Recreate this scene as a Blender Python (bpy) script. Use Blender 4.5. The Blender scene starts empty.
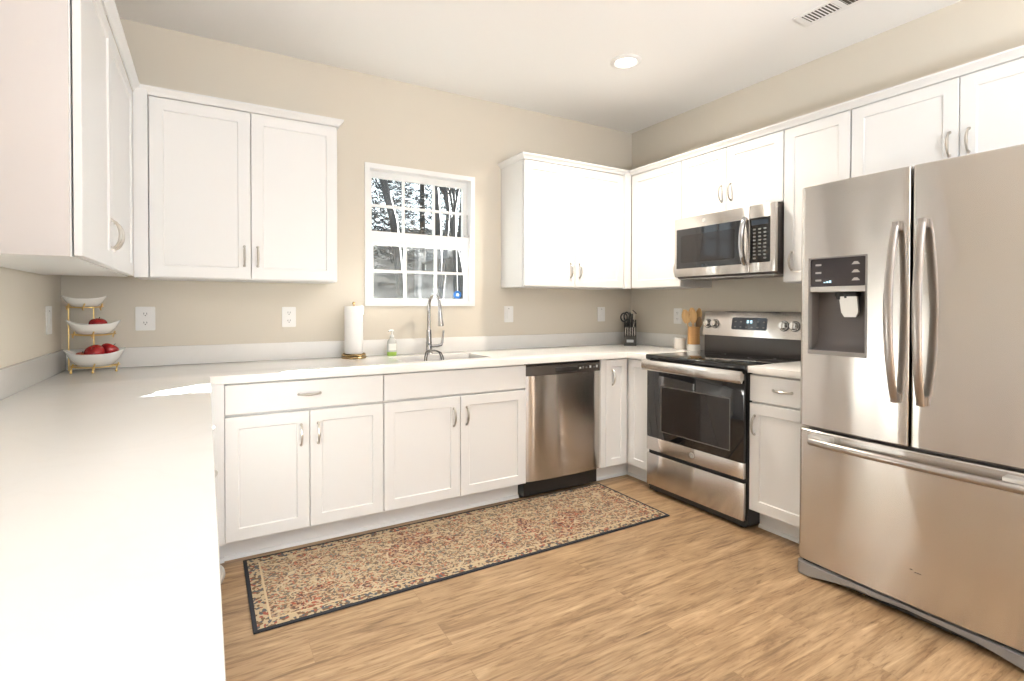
import bpy, bmesh, math, random
from mathutils import Vector, Matrix
from math import sin, cos, pi, radians

sc = bpy.context.scene
COL = sc.collection

# ------------------------------------------------------------------ camera
cam_d = bpy.data.cameras.new('camera')
cam = bpy.data.objects.new('camera', cam_d)
COL.objects.link(cam)
cam_d.sensor_fit = 'HORIZONTAL'
cam_d.sensor_width = 36.0
cam_d.lens = 521.93 / 1024 * 36.0
cam_d.shift_x = 0.0
cam_d.shift_y = -28.56 / 1024
cam_d.clip_start = 0.02
cam_d.clip_end = 300
_yaw, _pit, _rol = -0.530, -0.0121, 0.0016
_fw = Vector((-sin(_yaw) * cos(_pit), cos(_yaw) * cos(_pit), sin(_pit)))
_rt = Vector((cos(_yaw), sin(_yaw), 0))
_up = _rt.cross(_fw)
_r2 = cos(_rol) * _rt + sin(_rol) * _up
_u2 = -sin(_rol) * _rt + cos(_rol) * _up
_m = Matrix((( _r2.x, _u2.x, -_fw.x, -3.213), (_r2.y, _u2.y, -_fw.y, -3.4185), (_r2.z, _u2.z, -_fw.z, 1.2427), (0, 0, 0, 1)))
cam.matrix_world = _m
sc.camera = cam

# ------------------------------------------------------------------ world, sun, fill lights, exposure
sc.view_settings.view_transform = 'Standard'
sc.view_settings.look = 'None'
sc.view_settings.gamma = 1.0
sc.view_settings.use_curve_mapping = False
sc.view_settings.exposure = -0.05

world = bpy.data.worlds.new('bright_hazy_sky')
sc.world = world
world.use_nodes = True
_bg = world.node_tree.nodes['Background']
_bg.inputs['Color'].default_value = (0.86, 0.93, 1.0, 1)
_bg.inputs['Strength'].default_value = 2.4

def add_sun(direction, strength, color, angle):
    d = bpy.data.lights.new('low_winter_sun', 'SUN')
    d.energy = strength; d.color = color; d.angle = radians(angle)
    o = bpy.data.objects.new('low_winter_sun', d)
    o.rotation_euler = Vector(direction).to_track_quat('-Z', 'Y').to_euler()
    o.location = (6, 6, 5)
    COL.objects.link(o)

add_sun((-1.06, -1.0, -0.603), 270.0, (1.0, 0.985, 0.965), 0.5)

def add_area(name, loc, direction, sx, sy, energy, color, shape='RECTANGLE', spread=180):
    d = bpy.data.lights.new(name, 'AREA')
    d.shape = shape; d.size = sx; d.size_y = sy
    d.energy = energy; d.color = color; d.spread = radians(spread)
    o = bpy.data.objects.new(name, d)
    o.location = loc
    o.rotation_euler = Vector(direction).to_track_quat('-Z', 'Z').to_euler()
    COL.objects.link(o)

# fill lights added at the unseen rear glazing and side window behind the camera
add_area('added_rear_fill', (-1.95, -7.42, 1.25), (0, 1, 0), 3.0, 2.1, 8, (0.86, 0.93, 1.0))
add_area('added_side_fill', (-0.05, -4.55, 1.50), (-1, 0, 0), 1.5, 1.5, 18, (0.80, 0.90, 1.0))
# added fill light aimed up behind the camera, brightening the ceiling
add_area('added_ceiling_fill', (-2.0, -4.6, 1.45), (0, 0.3, 1), 0.5, 0.5, 98, (0.86, 0.93, 1.0), 'DISK', 160)

# ------------------------------------------------------------------ material helpers
MATS = {}

def new_mat(name):
    m = bpy.data.materials.new(name)
    m.use_nodes = True
    nt = m.node_tree
    b = nt.nodes['Principled BSDF']
    return m, nt, b

def simple(name, col, rough=0.5, metal=0.0, spec=0.5, bump=0.0, bscale=60.0, var=0.0, coat=0.0, trans=0.0, ior=1.45, emit=None, estr=0.0, sss=0.0):
    if name in MATS: return MATS[name]
    m, nt, b = new_mat(name)
    b.inputs['Base Color'].default_value = (*col, 1)
    b.inputs['Roughness'].default_value = rough
    b.inputs['Metallic'].default_value = metal
    b.inputs['Specular IOR Level'].default_value = spec
    b.inputs['IOR'].default_value = ior
    b.inputs['Coat Weight'].default_value = coat
    b.inputs['Transmission Weight'].default_value = trans
    if emit:
        b.inputs['Emission Color'].default_value = (*emit, 1)
        b.inputs['Emission Strength'].default_value = estr
    if bump > 0 or var > 0:
        tc = nt.nodes.new('ShaderNodeTexCoord')
        no = nt.nodes.new('ShaderNodeTexNoise')
        no.inputs['Scale'].default_value = bscale
        no.inputs['Detail'].default_value = 4
        nt.links.new(tc.outputs['Object'], no.inputs['Vector'])
        if bump > 0:
            bp = nt.nodes.new('ShaderNodeBump')
            bp.inputs['Strength'].default_value = bump
            bp.inputs['Distance'].default_value = 0.002
            nt.links.new(no.outputs['Fac'], bp.inputs['Height'])
            nt.links.new(bp.outputs['Normal'], b.inputs['Normal'])
        if var > 0:
            mx = nt.nodes.new('ShaderNodeMixRGB')
            mx.inputs['Color1'].default_value = (*[c * (1 - var) for c in col], 1)
            mx.inputs['Color2'].default_value = (*[min(1, c * (1 + var)) for c in col], 1)
            nt.links.new(no.outputs['Fac'], mx.inputs['Fac'])
            nt.links.new(mx.outputs['Color'], b.inputs['Base Color'])
    MATS[name] = m
    return m

def ramp(nt, stops, interp='LINEAR'):
    r = nt.nodes.new('ShaderNodeValToRGB')
    r.color_ramp.interpolation = interp
    e = r.color_ramp.elements
    while len(e) > 1: e.remove(e[-1])
    e[0].position = stops[0][0]; e[0].color = (*stops[0][1], 1)
    for p, c in stops[1:]:
        x = e.new(p); x.color = (*c, 1)
    return r

def brushed(name, col, rough, aniso, tangent_axis='Z', vertical=False):
    """brushed stainless steel: fine horizontal grain, reflections drawn out across it"""
    m, nt, b = new_mat(name)
    b.inputs['Base Color'].default_value = (*col, 1)
    b.inputs['Metallic'].default_value = 1.0
    b.inputs['Roughness'].default_value = rough
    b.inputs['Anisotropic'].default_value = aniso
    tg = nt.nodes.new('ShaderNodeTangent')
    tg.direction_type = 'RADIAL'; tg.axis = tangent_axis
    nt.links.new(tg.outputs['Tangent'], b.inputs['Tangent'])
    b.inputs['Anisotropic Rotation'].default_value = 0.25
    tc = nt.nodes.new('ShaderNodeTexCoord')
    mp = nt.nodes.new('ShaderNodeMapping')
    mp.inputs['Scale'].default_value = (2, 2, 700)
    no = nt.nodes.new('ShaderNodeTexNoise')
    no.inputs['Scale'].default_value = 1.0; no.inputs['Detail'].default_value = 2
    nt.links.new(tc.outputs['Object'], mp.inputs['Vector'])
    nt.links.new(mp.outputs['Vector'], no.inputs['Vector'])
    mr = nt.nodes.new('ShaderNodeMapRange')
    mr.inputs['To Min'].default_value = rough * 0.96
    mr.inputs['To Max'].default_value = rough * 1.04
    nt.links.new(no.outputs['Fac'], mr.inputs['Value'])
    nt.links.new(mr.outputs['Result'], b.inputs['Roughness'])
    # sheet metal is never quite flat: slow waviness
    wv = nt.nodes.new('ShaderNodeTexNoise'); wv.inputs['Scale'].default_value = 3.2; wv.inputs['Detail'].default_value = 1.0
    mp2 = nt.nodes.new('ShaderNodeMapping'); mp2.inputs['Scale'].default_value = (1, 1.6, 0.8)
    nt.links.new(tc.outputs['Object'], mp2.inputs['Vector']); nt.links.new(mp2.outputs['Vector'], wv.inputs['Vector'])
    bp = nt.nodes.new('ShaderNodeBump'); bp.inputs['Strength'].default_value = 1.0; bp.inputs['Distance'].default_value = 0.006
    nt.links.new(wv.outputs['Fac'], bp.inputs['Height']); nt.links.new(bp.outputs['Normal'], b.inputs['Normal'])
    MATS[name] = m
    return m

WALL = simple('warm_beige_wall_paint', (0.70, 0.645, 0.555), 0.75, spec=0.3, bump=0.06, bscale=350)
CEIL = simple('flat_white_ceiling_paint', (0.95, 0.94, 0.92), 0.9, spec=0.2, bump=0.05, bscale=300)
CAB = simple('satin_white_cabinet_paint', (0.80, 0.795, 0.785), 0.32, spec=0.45)
TRIM = simple('white_trim_paint', (0.88, 0.87, 0.85), 0.4, spec=0.4)
VINYL = simple('white_window_vinyl', (0.90, 0.90, 0.89), 0.35)
NICKEL = simple('satin_nickel', (0.52, 0.49, 0.45), 0.28, metal=1.0)
CHROME = simple('polished_chrome', (0.42, 0.42, 0.43), 0.14, metal=1.0)
GOLD = simple('brushed_gold_wire', (0.80, 0.58, 0.24), 0.28, metal=1.0)
STEEL = brushed('brushed_stainless', (0.64, 0.61, 0.58), 0.20, 1.0)
STEELH = simple('satin_steel_handle', (0.40, 0.37, 0.35), 0.30, metal=1.0)
SINKST = simple('sink_steel', (0.26, 0.25, 0.24), 0.35, metal=1.0)
BLACKGL = simple('black_glass', (0.008, 0.008, 0.009), 0.04, spec=0.6, coat=0.3)
BLACKPL = simple('black_plastic', (0.018, 0.017, 0.016), 0.35)
DARKPL = simple('charcoal_plastic', (0.075, 0.066, 0.062), 0.4)
GREYPL = simple('grey_plastic', (0.24, 0.225, 0.215), 0.4)
SILVPL = simple('silver_plastic', (0.62, 0.60, 0.57), 0.35, metal=0.6)
MARK = simple('pale_print', (0.75, 0.75, 0.74), 0.5)
MARKD = simple('dim_grey_print', (0.16, 0.16, 0.16), 0.5)
WINGL = simple('dark_oven_window', (0.016, 0.013, 0.012), 0.06, spec=0.5)
CERAM = simple('glazed_white_ceramic', (0.88, 0.86, 0.82), 0.18, coat=0.3)
PLATE = simple('white_outlet_plastic', (0.88, 0.87, 0.85), 0.35)
SLOT = simple('outlet_slot_dark', (0.06, 0.055, 0.05), 0.5)
BLUE = simple('blue_sticker', (0.012, 0.13, 0.42), 0.5)
LCD = simple('blue_grey_display', (0.03, 0.04, 0.055), 0.1)
DIGIT = simple('lit_clock_digits', (0.6, 0.8, 0.9), 0.5, emit=(0.55, 0.85, 1.0), estr=1.2)
BAMBOO = None

def mat_quartz():
    m, nt, b = new_mat('white_quartz')
    tc = nt.nodes.new('ShaderNodeTexCoord')
    n1 = nt.nodes.new('ShaderNodeTexNoise'); n1.inputs['Scale'].default_value = 2.2; n1.inputs['Detail'].default_value = 6
    n1.inputs['Distortion'].default_value = 1.2
    nt.links.new(tc.outputs['Object'], n1.inputs['Vector'])
    r = ramp(nt, [(0.0, (0.87, 0.85, 0.82)), (0.47, (0.87, 0.85, 0.82)), (0.5, (0.86, 0.838, 0.806)), (0.53, (0.87, 0.85, 0.82)), (1, (0.88, 0.86, 0.83))])
    nt.links.new(n1.outputs['Fac'], r.inputs['Fac'])
    nt.links.new(r.outputs['Color'], b.inputs['Base Color'])
    b.inputs['Roughness'].default_value = 0.17
    b.inputs['Specular IOR Level'].default_value = 0.5
    return m
QUARTZ = mat_quartz()

def mat_floor():
    m, nt, b = new_mat('oak_vinyl_planks')
    L = nt.links.new
    tc = nt.nodes.new('ShaderNodeTexCoord')
    br = nt.nodes.new('ShaderNodeTexBrick')
    br.offset = 0.37; br.offset_frequency = 2; br.squash = 1.0
    br.inputs['Scale'].default_value = 1.0
    br.inputs['Mortar Size'].default_value = 0.0012
    br.inputs['Mortar Smooth'].default_value = 0.3
    br.inputs['Brick Width'].default_value = 1.22
    br.inputs['Row Height'].default_value = 0.152
    br.inputs['Color1'].default_value = (0.0, 0.0, 0.0, 1)
    br.inputs['Color2'].default_value = (1.0, 1.0, 1.0, 1)
    br.inputs['Mortar'].default_value = (0.5, 0.5, 0.5, 1)
    L(tc.outputs['Object'], br.inputs['Vector'])
    # shift the grain per plank
    sep = nt.nodes.new('ShaderNodeSeparateColor')
    L(br.outputs['Color'], sep.inputs['Color'])
    vm = nt.nodes.new('ShaderNodeVectorMath'); vm.operation = 'SCALE'
    comb = nt.nodes.new('ShaderNodeCombineXYZ')
    L(sep.outputs[0], comb.inputs['X']); L(sep.outputs[0], comb.inputs['Y'])
    L(comb.outputs['Vector'], vm.inputs['Vector']); vm.inputs['Scale'].default_value = 7.3
    add = nt.nodes.new('ShaderNodeVectorMath'); add.operation = 'ADD'
    L(tc.outputs['Object'], add.inputs[0]); L(vm.outputs['Vector'], add.inputs[1])
    mp = nt.nodes.new('ShaderNodeMapping'); mp.inputs['Scale'].default_value = (1.6, 14, 1)
    L(add.outputs['Vector'], mp.inputs['Vector'])
    n1 = nt.nodes.new('ShaderNodeTexNoise'); n1.inputs['Scale'].default_value = 1.3; n1.inputs['Detail'].default_value = 7; n1.inputs['Distortion'].default_value = 1.0; n1.inputs['Roughness'].default_value = 0.62
    L(mp.outputs['Vector'], n1.inputs['Vector'])
    mp2 = nt.nodes.new('ShaderNodeMapping'); mp2.inputs['Scale'].default_value = (5, 120, 1)
    L(add.outputs['Vector'], mp2.inputs['Vector'])
    n2 = nt.nodes.new('ShaderNodeTexNoise'); n2.inputs['Scale'].default_value = 1.0; n2.inputs['Detail'].default_value = 4
    L(mp2.outputs['Vector'], n2.inputs['Vector'])
    r1 = ramp(nt, [(0.30, (0.185, 0.108, 0.052)), (0.42, (0.31, 0.193, 0.101)), (0.55, (0.415, 0.274, 0.151)), (0.72, (0.54, 0.38, 0.228))])
    L(n1.outputs['Fac'], r1.inputs['Fac'])
    mx = nt.nodes.new('ShaderNodeMixRGB'); mx.blend_type = 'MULTIPLY'; mx.inputs['Fac'].default_value = 0.45
    r2 = ramp(nt, [(0.3, (0.62, 0.58, 0.54)), (0.6, (1.0, 1.0, 1.0))])
    L(n2.outputs['Fac'], r2.inputs['Fac'])
    L(r1.outputs['Color'], mx.inputs['Color1']); L(r2.outputs['Color'], mx.inputs['Color2'])
    mp3 = nt.nodes.new('ShaderNodeMapping'); mp3.inputs['Scale'].default_value = (7, 58, 1)
    L(add.outputs['Vector'], mp3.inputs['Vector'])
    n3 = nt.nodes.new('ShaderNodeTexNoise'); n3.inputs['Scale'].default_value = 1.0; n3.inputs['Detail'].default_value = 5; n3.inputs['Distortion'].default_value = 0.8; n3.inputs['Roughness'].default_value = 0.65
    L(mp3.outputs['Vector'], n3.inputs['Vector'])
    r5 = ramp(nt, [(0.32, (0.50, 0.43, 0.36)), (0.46, (0.90, 0.88, 0.86)), (0.6, (1.0, 1.0, 1.0)), (0.72, (1.22, 1.20, 1.16))])
    L(n3.outputs['Fac'], r5.inputs['Fac'])
    mx5 = nt.nodes.new('ShaderNodeMixRGB'); mx5.blend_type = 'MULTIPLY'; mx5.inputs['Fac'].default_value = 0.85
    L(mx.outputs['Color'], mx5.inputs['Color1']); L(r5.outputs['Color'], mx5.inputs['Color2'])
    mx = mx5
    # plank to plank tone
    r3 = ramp(nt, [(0.0, (0.88, 0.88, 0.87)), (1.0, (1.08, 1.08, 1.08))])
    L(sep.outputs[0], r3.inputs['Fac'])
    mx2 = nt.nodes.new('ShaderNodeMixRGB'); mx2.blend_type = 'MULTIPLY'; mx2.inputs['Fac'].default_value = 1.0
    L(mx.outputs['Color'], mx2.inputs['Color1']); L(r3.outputs['Color'], mx2.inputs['Color2'])
    mx3 = nt.nodes.new('ShaderNodeMixRGB')
    L(br.outputs['Fac'], mx3.inputs['Fac'])
    L(mx2.outputs['Color'], mx3.inputs['Color1']); mx3.inputs['Color2'].default_value = (0.27, 0.17, 0.09, 1)
    L(mx3.outputs['Color'], b.inputs['Base Color'])
    b.inputs['Roughness'].default_value = 0.42
    b.inputs['Specular IOR Level'].default_value = 0.4
    bp = nt.nodes.new('ShaderNodeBump'); bp.inputs['Strength'].default_value = 0.12; bp.inputs['Distance'].default_value = 0.002
    L(n2.outputs['Fac'], bp.inputs['Height']); L(bp.outputs['Normal'], b.inputs['Normal'])
    return m
FLOOR = mat_floor()

def mat_rug():
    """runner: dense small persian-like figures; object space, origin at the rug centre, 2.2 x 0.62"""
    m, nt, b = new_mat('persian_runner_pile')
    L = nt.links.new
    tc = nt.nodes.new('ShaderNodeTexCoord')
    def noise(scale, detail, dist=0.0):
        n = nt.nodes.new('ShaderNodeTexNoise'); n.inputs['Scale'].default_value = scale; n.inputs['Detail'].default_value = detail; n.inputs['Distortion'].default_value = dist
        L(tc.outputs['Object'], n.inputs['Vector']); return n
    v = nt.nodes.new('ShaderNodeTexVoronoi'); v.inputs['Scale'].default_value = 125
    nz = noise(20, 3)
    mxv = nt.nodes.new('ShaderNodeMixRGB'); mxv.inputs['Fac'].default_value = 0.05
    L(tc.outputs['Object'], mxv.inputs['Color1']); L(nz.outputs['Color'], mxv.inputs['Color2'])
    L(mxv.outputs['Color'], v.inputs['Vector'])
    s = nt.nodes.new('ShaderNodeSeparateColor'); L(v.outputs['Color'], s.inputs['Color'])
    cream = (0.40, 0.31, 0.205); dark = (0.055, 0.045, 0.042); tan = (0.31, 0.205, 0.12); rust = (0.30, 0.075, 0.045); slate = (0.13, 0.15, 0.15); brown = (0.15, 0.085, 0.045); olive = (0.24, 0.20, 0.11)
    r = ramp(nt, [(0.0, cream), (0.22, dark), (0.38, tan), (0.47, brown), (0.57, cream), (0.67, slate), (0.74, dark), (0.84, tan), (0.91, rust)], 'CONSTANT')
    L(s.outputs[0], r.inputs['Fac'])
    # larger medallion colour drift: rust in medallions, slate in others
    big = noise(5.5, 2, 0.6)
    rb = ramp(nt, [(0.0, (0.17, 0.16, 0.14)), (0.40, (0.5, 0.38, 0.25)), (0.52, (0.5, 0.38, 0.25)), (0.63, (0.33, 0.10, 0.065))])
    L(big.outputs['Fac'], rb.inputs['Fac'])
    mx = nt.nodes.new('ShaderNodeMixRGB'); mx.inputs['Fac'].default_value = 0.20
    L(r.outputs['Color'], mx.inputs['Color1']); L(rb.outputs['Color'], mx.inputs['Color2'])
    # cream outlines scrolling through
    w = nt.nodes.new('ShaderNodeTexWave'); w.wave_type = 'RINGS'; w.inputs['Scale'].default_value = 3.4; w.inputs['Distortion'].default_value = 13; w.inputs['Detail'].default_value = 3; w.inputs['Detail Scale'].default_value = 2.2
    L(tc.outputs['Object'], w.inputs['Vector'])
    rw = ramp(nt, [(0.955, (0, 0, 0)), (0.985, (1, 1, 1))])
    L(w.outputs['Fac'], rw.inputs['Fac'])
    mx2 = nt.nodes.new('ShaderNodeMixRGB'); L(rw.outputs['Color'], mx2.inputs['Fac'])
    L(mx.outputs['Color'], mx2.inputs['Color1']); mx2.inputs['Color2'].default_value = (0.46, 0.36, 0.24, 1)
    # borders by distance from the edge
    sx = nt.nodes.new('ShaderNodeSeparateXYZ'); L(tc.outputs['Object'], sx.inputs['Vector'])
    def mth(op, a, bb=None):
        n = nt.nodes.new('ShaderNodeMath'); n.operation = op
        for i, q in enumerate((a, bb)):
            if q is None: continue
            if isinstance(q, (int, float)): n.inputs[i].default_value = q
            else: L(q, n.inputs[i])
        return n.outputs[0]
    dx = mth('SUBTRACT', RUG_HX, mth('ABSOLUTE', sx.outputs['X']))
    dy = mth('SUBTRACT', RUG_HY, mth('ABSOLUTE', sx.outputs['Y']))
    d = mth('MINIMUM', dx, dy)
    e1 = mth('LESS_THAN', d, 0.016)
    e2 = mth('LESS_THAN', d, 0.062)
    e3 = mth('LESS_THAN', d, 0.070)
    # border band: fine cream with dark flecks
    v2 = nt.nodes.new('ShaderNodeTexVoronoi'); v2.inputs['Scale'].default_value = 85; L(tc.outputs['Object'], v2.inputs['Vector'])
    s2 = nt.nodes.new('ShaderNodeSeparateColor'); L(v2.outputs['Color'], s2.inputs['Color'])
    r4 = ramp(nt, [(0.0, (0.42, 0.325, 0.21)), (0.36, (0.16, 0.10, 0.06)), (0.55, (0.42, 0.32, 0.21)), (0.72, (0.10, 0.10, 0.10)), (0.92, (0.28, 0.09, 0.06))], 'CONSTANT')
    L(s2.outputs[1], r4.inputs['Fac'])
    def mixc(f, a, col):
        n = nt.nodes.new('ShaderNodeMixRGB'); L(f, n.inputs['Fac']); L(a, n.inputs['Color1'])
        if isinstance(col, tuple): n.inputs['Color2'].default_value = (*col, 1)
        else: L(col, n.inputs['Color2'])
        return n.outputs['Color']
    c = mixc(e3, mx2.outputs['Color'], (0.50, 0.38, 0.24))
    c = mixc(e2, c, r4.outputs['Color'])
    c = mixc(e1, c, (0.035, 0.036, 0.042))
    L(c, b.inputs['Base Color'])
    b.inputs['Roughness'].default_value = 0.95
    b.inputs['Specular IOR Level'].default_value = 0.1
    nb = noise(420, 2)
    bp = nt.nodes.new('ShaderNodeBump'); bp.inputs['Strength'].default_value = 0.5; bp.inputs['Distance'].default_value = 0.004
    L(nb.outputs['Fac'], bp.inputs['Height']); L(bp.outputs['Normal'], b.inputs['Normal'])
    return m
RUG_HX, RUG_HY = 1.105, 0.326

def mat_wood(name, c1, c2, axis='Z', scale=1.0, rough=0.5):
    m, nt, b = new_mat(name)
    L = nt.links.new
    tc = nt.nodes.new('ShaderNodeTexCoord'); mp = nt.nodes.new('ShaderNodeMapping')
    s = [60 * scale] * 3; s['XYZ'.index(axis)] = 4 * scale
    mp.inputs['Scale'].default_value = s
    L(tc.outputs['Object'], mp.inputs['Vector'])
    n = nt.nodes.new('ShaderNodeTexNoise'); n.inputs['Scale'].default_value = 1; n.inputs['Detail'].default_value = 5
    L(mp.outputs['Vector'], n.inputs['Vector'])
    r = ramp(nt, [(0.3, c1), (0.7, c2)])
    L(n.outputs['Fac'], r.inputs['Fac']); L(r.outputs['Color'], b.inputs['Base Color'])
    b.inputs['Roughness'].default_value = rough
    return m
BAMBOO = mat_wood('bamboo', (0.50, 0.25, 0.085), (0.66, 0.37, 0.14))
SPOONW = mat_wood('olive_wood', (0.50, 0.29, 0.11), (0.70, 0.45, 0.20))
WALNUT = mat_wood('darker_wood', (0.16, 0.085, 0.035), (0.28, 0.16, 0.07))
BARK = mat_wood('tree_bark', (0.03, 0.025, 0.02), (0.07, 0.055, 0.045), scale=0.2, rough=0.9)

def mat_apple():
    m, nt, b = new_mat('red_apple_skin')
    L = nt.links.new
    tc = nt.nodes.new('ShaderNodeTexCoord'); mp = nt.nodes.new('ShaderNodeMapping'); mp.inputs['Scale'].default_value = (30, 30, 9)
    L(tc.outputs['Object'], mp.inputs['Vector'])
    n = nt.nodes.new('ShaderNodeTexNoise'); n.inputs['Scale'].default_value = 1; n.inputs['Detail'].default_value = 4
    L(mp.outputs['Vector'], n.inputs['Vector'])
    r = ramp(nt, [(0.3, (0.24, 0.006, 0.012)), (0.62, (0.44, 0.018, 0.018)), (0.8, (0.60, 0.14, 0.05))])
    L(n.outputs['Fac'], r.inputs['Fac']); L(r.outputs['Color'], b.inputs['Base Color'])
    b.inputs['Roughness'].default_value = 0.25
    return m
APPLE = mat_apple()
PEACH = simple('orange_red_skin', (0.58, 0.11, 0.03), 0.35, var=0.4, bscale=40)

def mat_glass_pane(name, tint, refl, hz=0.0):
    m, nt, b = new_mat(name)
    nt.nodes.remove(b)
    L = nt.links.new
    out = nt.nodes['Material Output']
    tr = nt.nodes.new('ShaderNodeBsdfTransparent'); tr.inputs['Color'].default_value = (*tint, 1)
    gl = nt.nodes.new('ShaderNodeBsdfGlossy'); gl.inputs['Roughness'].default_value = 0.02
    mx = nt.nodes.new('ShaderNodeMixShader'); mx.inputs['Fac'].default_value = refl
    L(tr.outputs[0], mx.inputs[1]); L(gl.outputs[0], mx.inputs[2]); L(mx.outputs[0], out.inputs['Surface'])
    return m
PANE = mat_glass_pane('clear_window_glass', (0.97, 0.99, 0.98), 0.02)

def mat_screen():
    m, nt, b = new_mat('grey_insect_screen')
    nt.nodes.remove(b)
    L = nt.links.new
    out = nt.nodes['Material Output']
    tr = nt.nodes.new('ShaderNodeBsdfTransparent')
    di = nt.nodes.new('ShaderNodeBsdfDiffuse'); di.inputs['Color'].default_value = (0.12, 0.12, 0.12, 1)
    mx = nt.nodes.new('ShaderNodeMixShader'); mx.inputs['Fac'].default_value = 0.20
    L(tr.outputs[0], mx.inputs[1]); L(di.outputs[0], mx.inputs[2]); L(mx.outputs[0], out.inputs['Surface'])
    return m
SCREEN = mat_screen()

def mat_ground():
    m, nt, b = new_mat('leaf_litter')
    L = nt.links.new
    tc = nt.nodes.new('ShaderNodeTexCoord')
    n = nt.nodes.new('ShaderNodeTexNoise'); n.inputs['Scale'].default_value = 2.6; n.inputs['Detail'].default_value = 7; n.inputs['Roughness'].default_value = 0.85
    L(tc.outputs['Object'], n.inputs['Vector'])
    r = ramp(nt, [(0.34, (0.010, 0.010, 0.010)), (0.5, (0.022, 0.0215, 0.021)), (0.66, (0.05, 0.049, 0.048))])
    L(n.outputs['Fac'], r.inputs['Fac']); L(r.outputs['Color'], b.inputs['Base Color'])
    b.inputs['Roughness'].default_value = 1.0
    b.inputs['Specular IOR Level'].default_value = 0.0
    return m
GROUND = mat_ground()
NEEDLE = simple('evergreen_needles', (0.030, 0.040, 0.046), 0.8, var=0.5, bscale=3)
PALEBARK = simple('pale_grey_bark', (0.035, 0.035, 0.037), 0.9, var=0.4, bscale=12)

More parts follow.
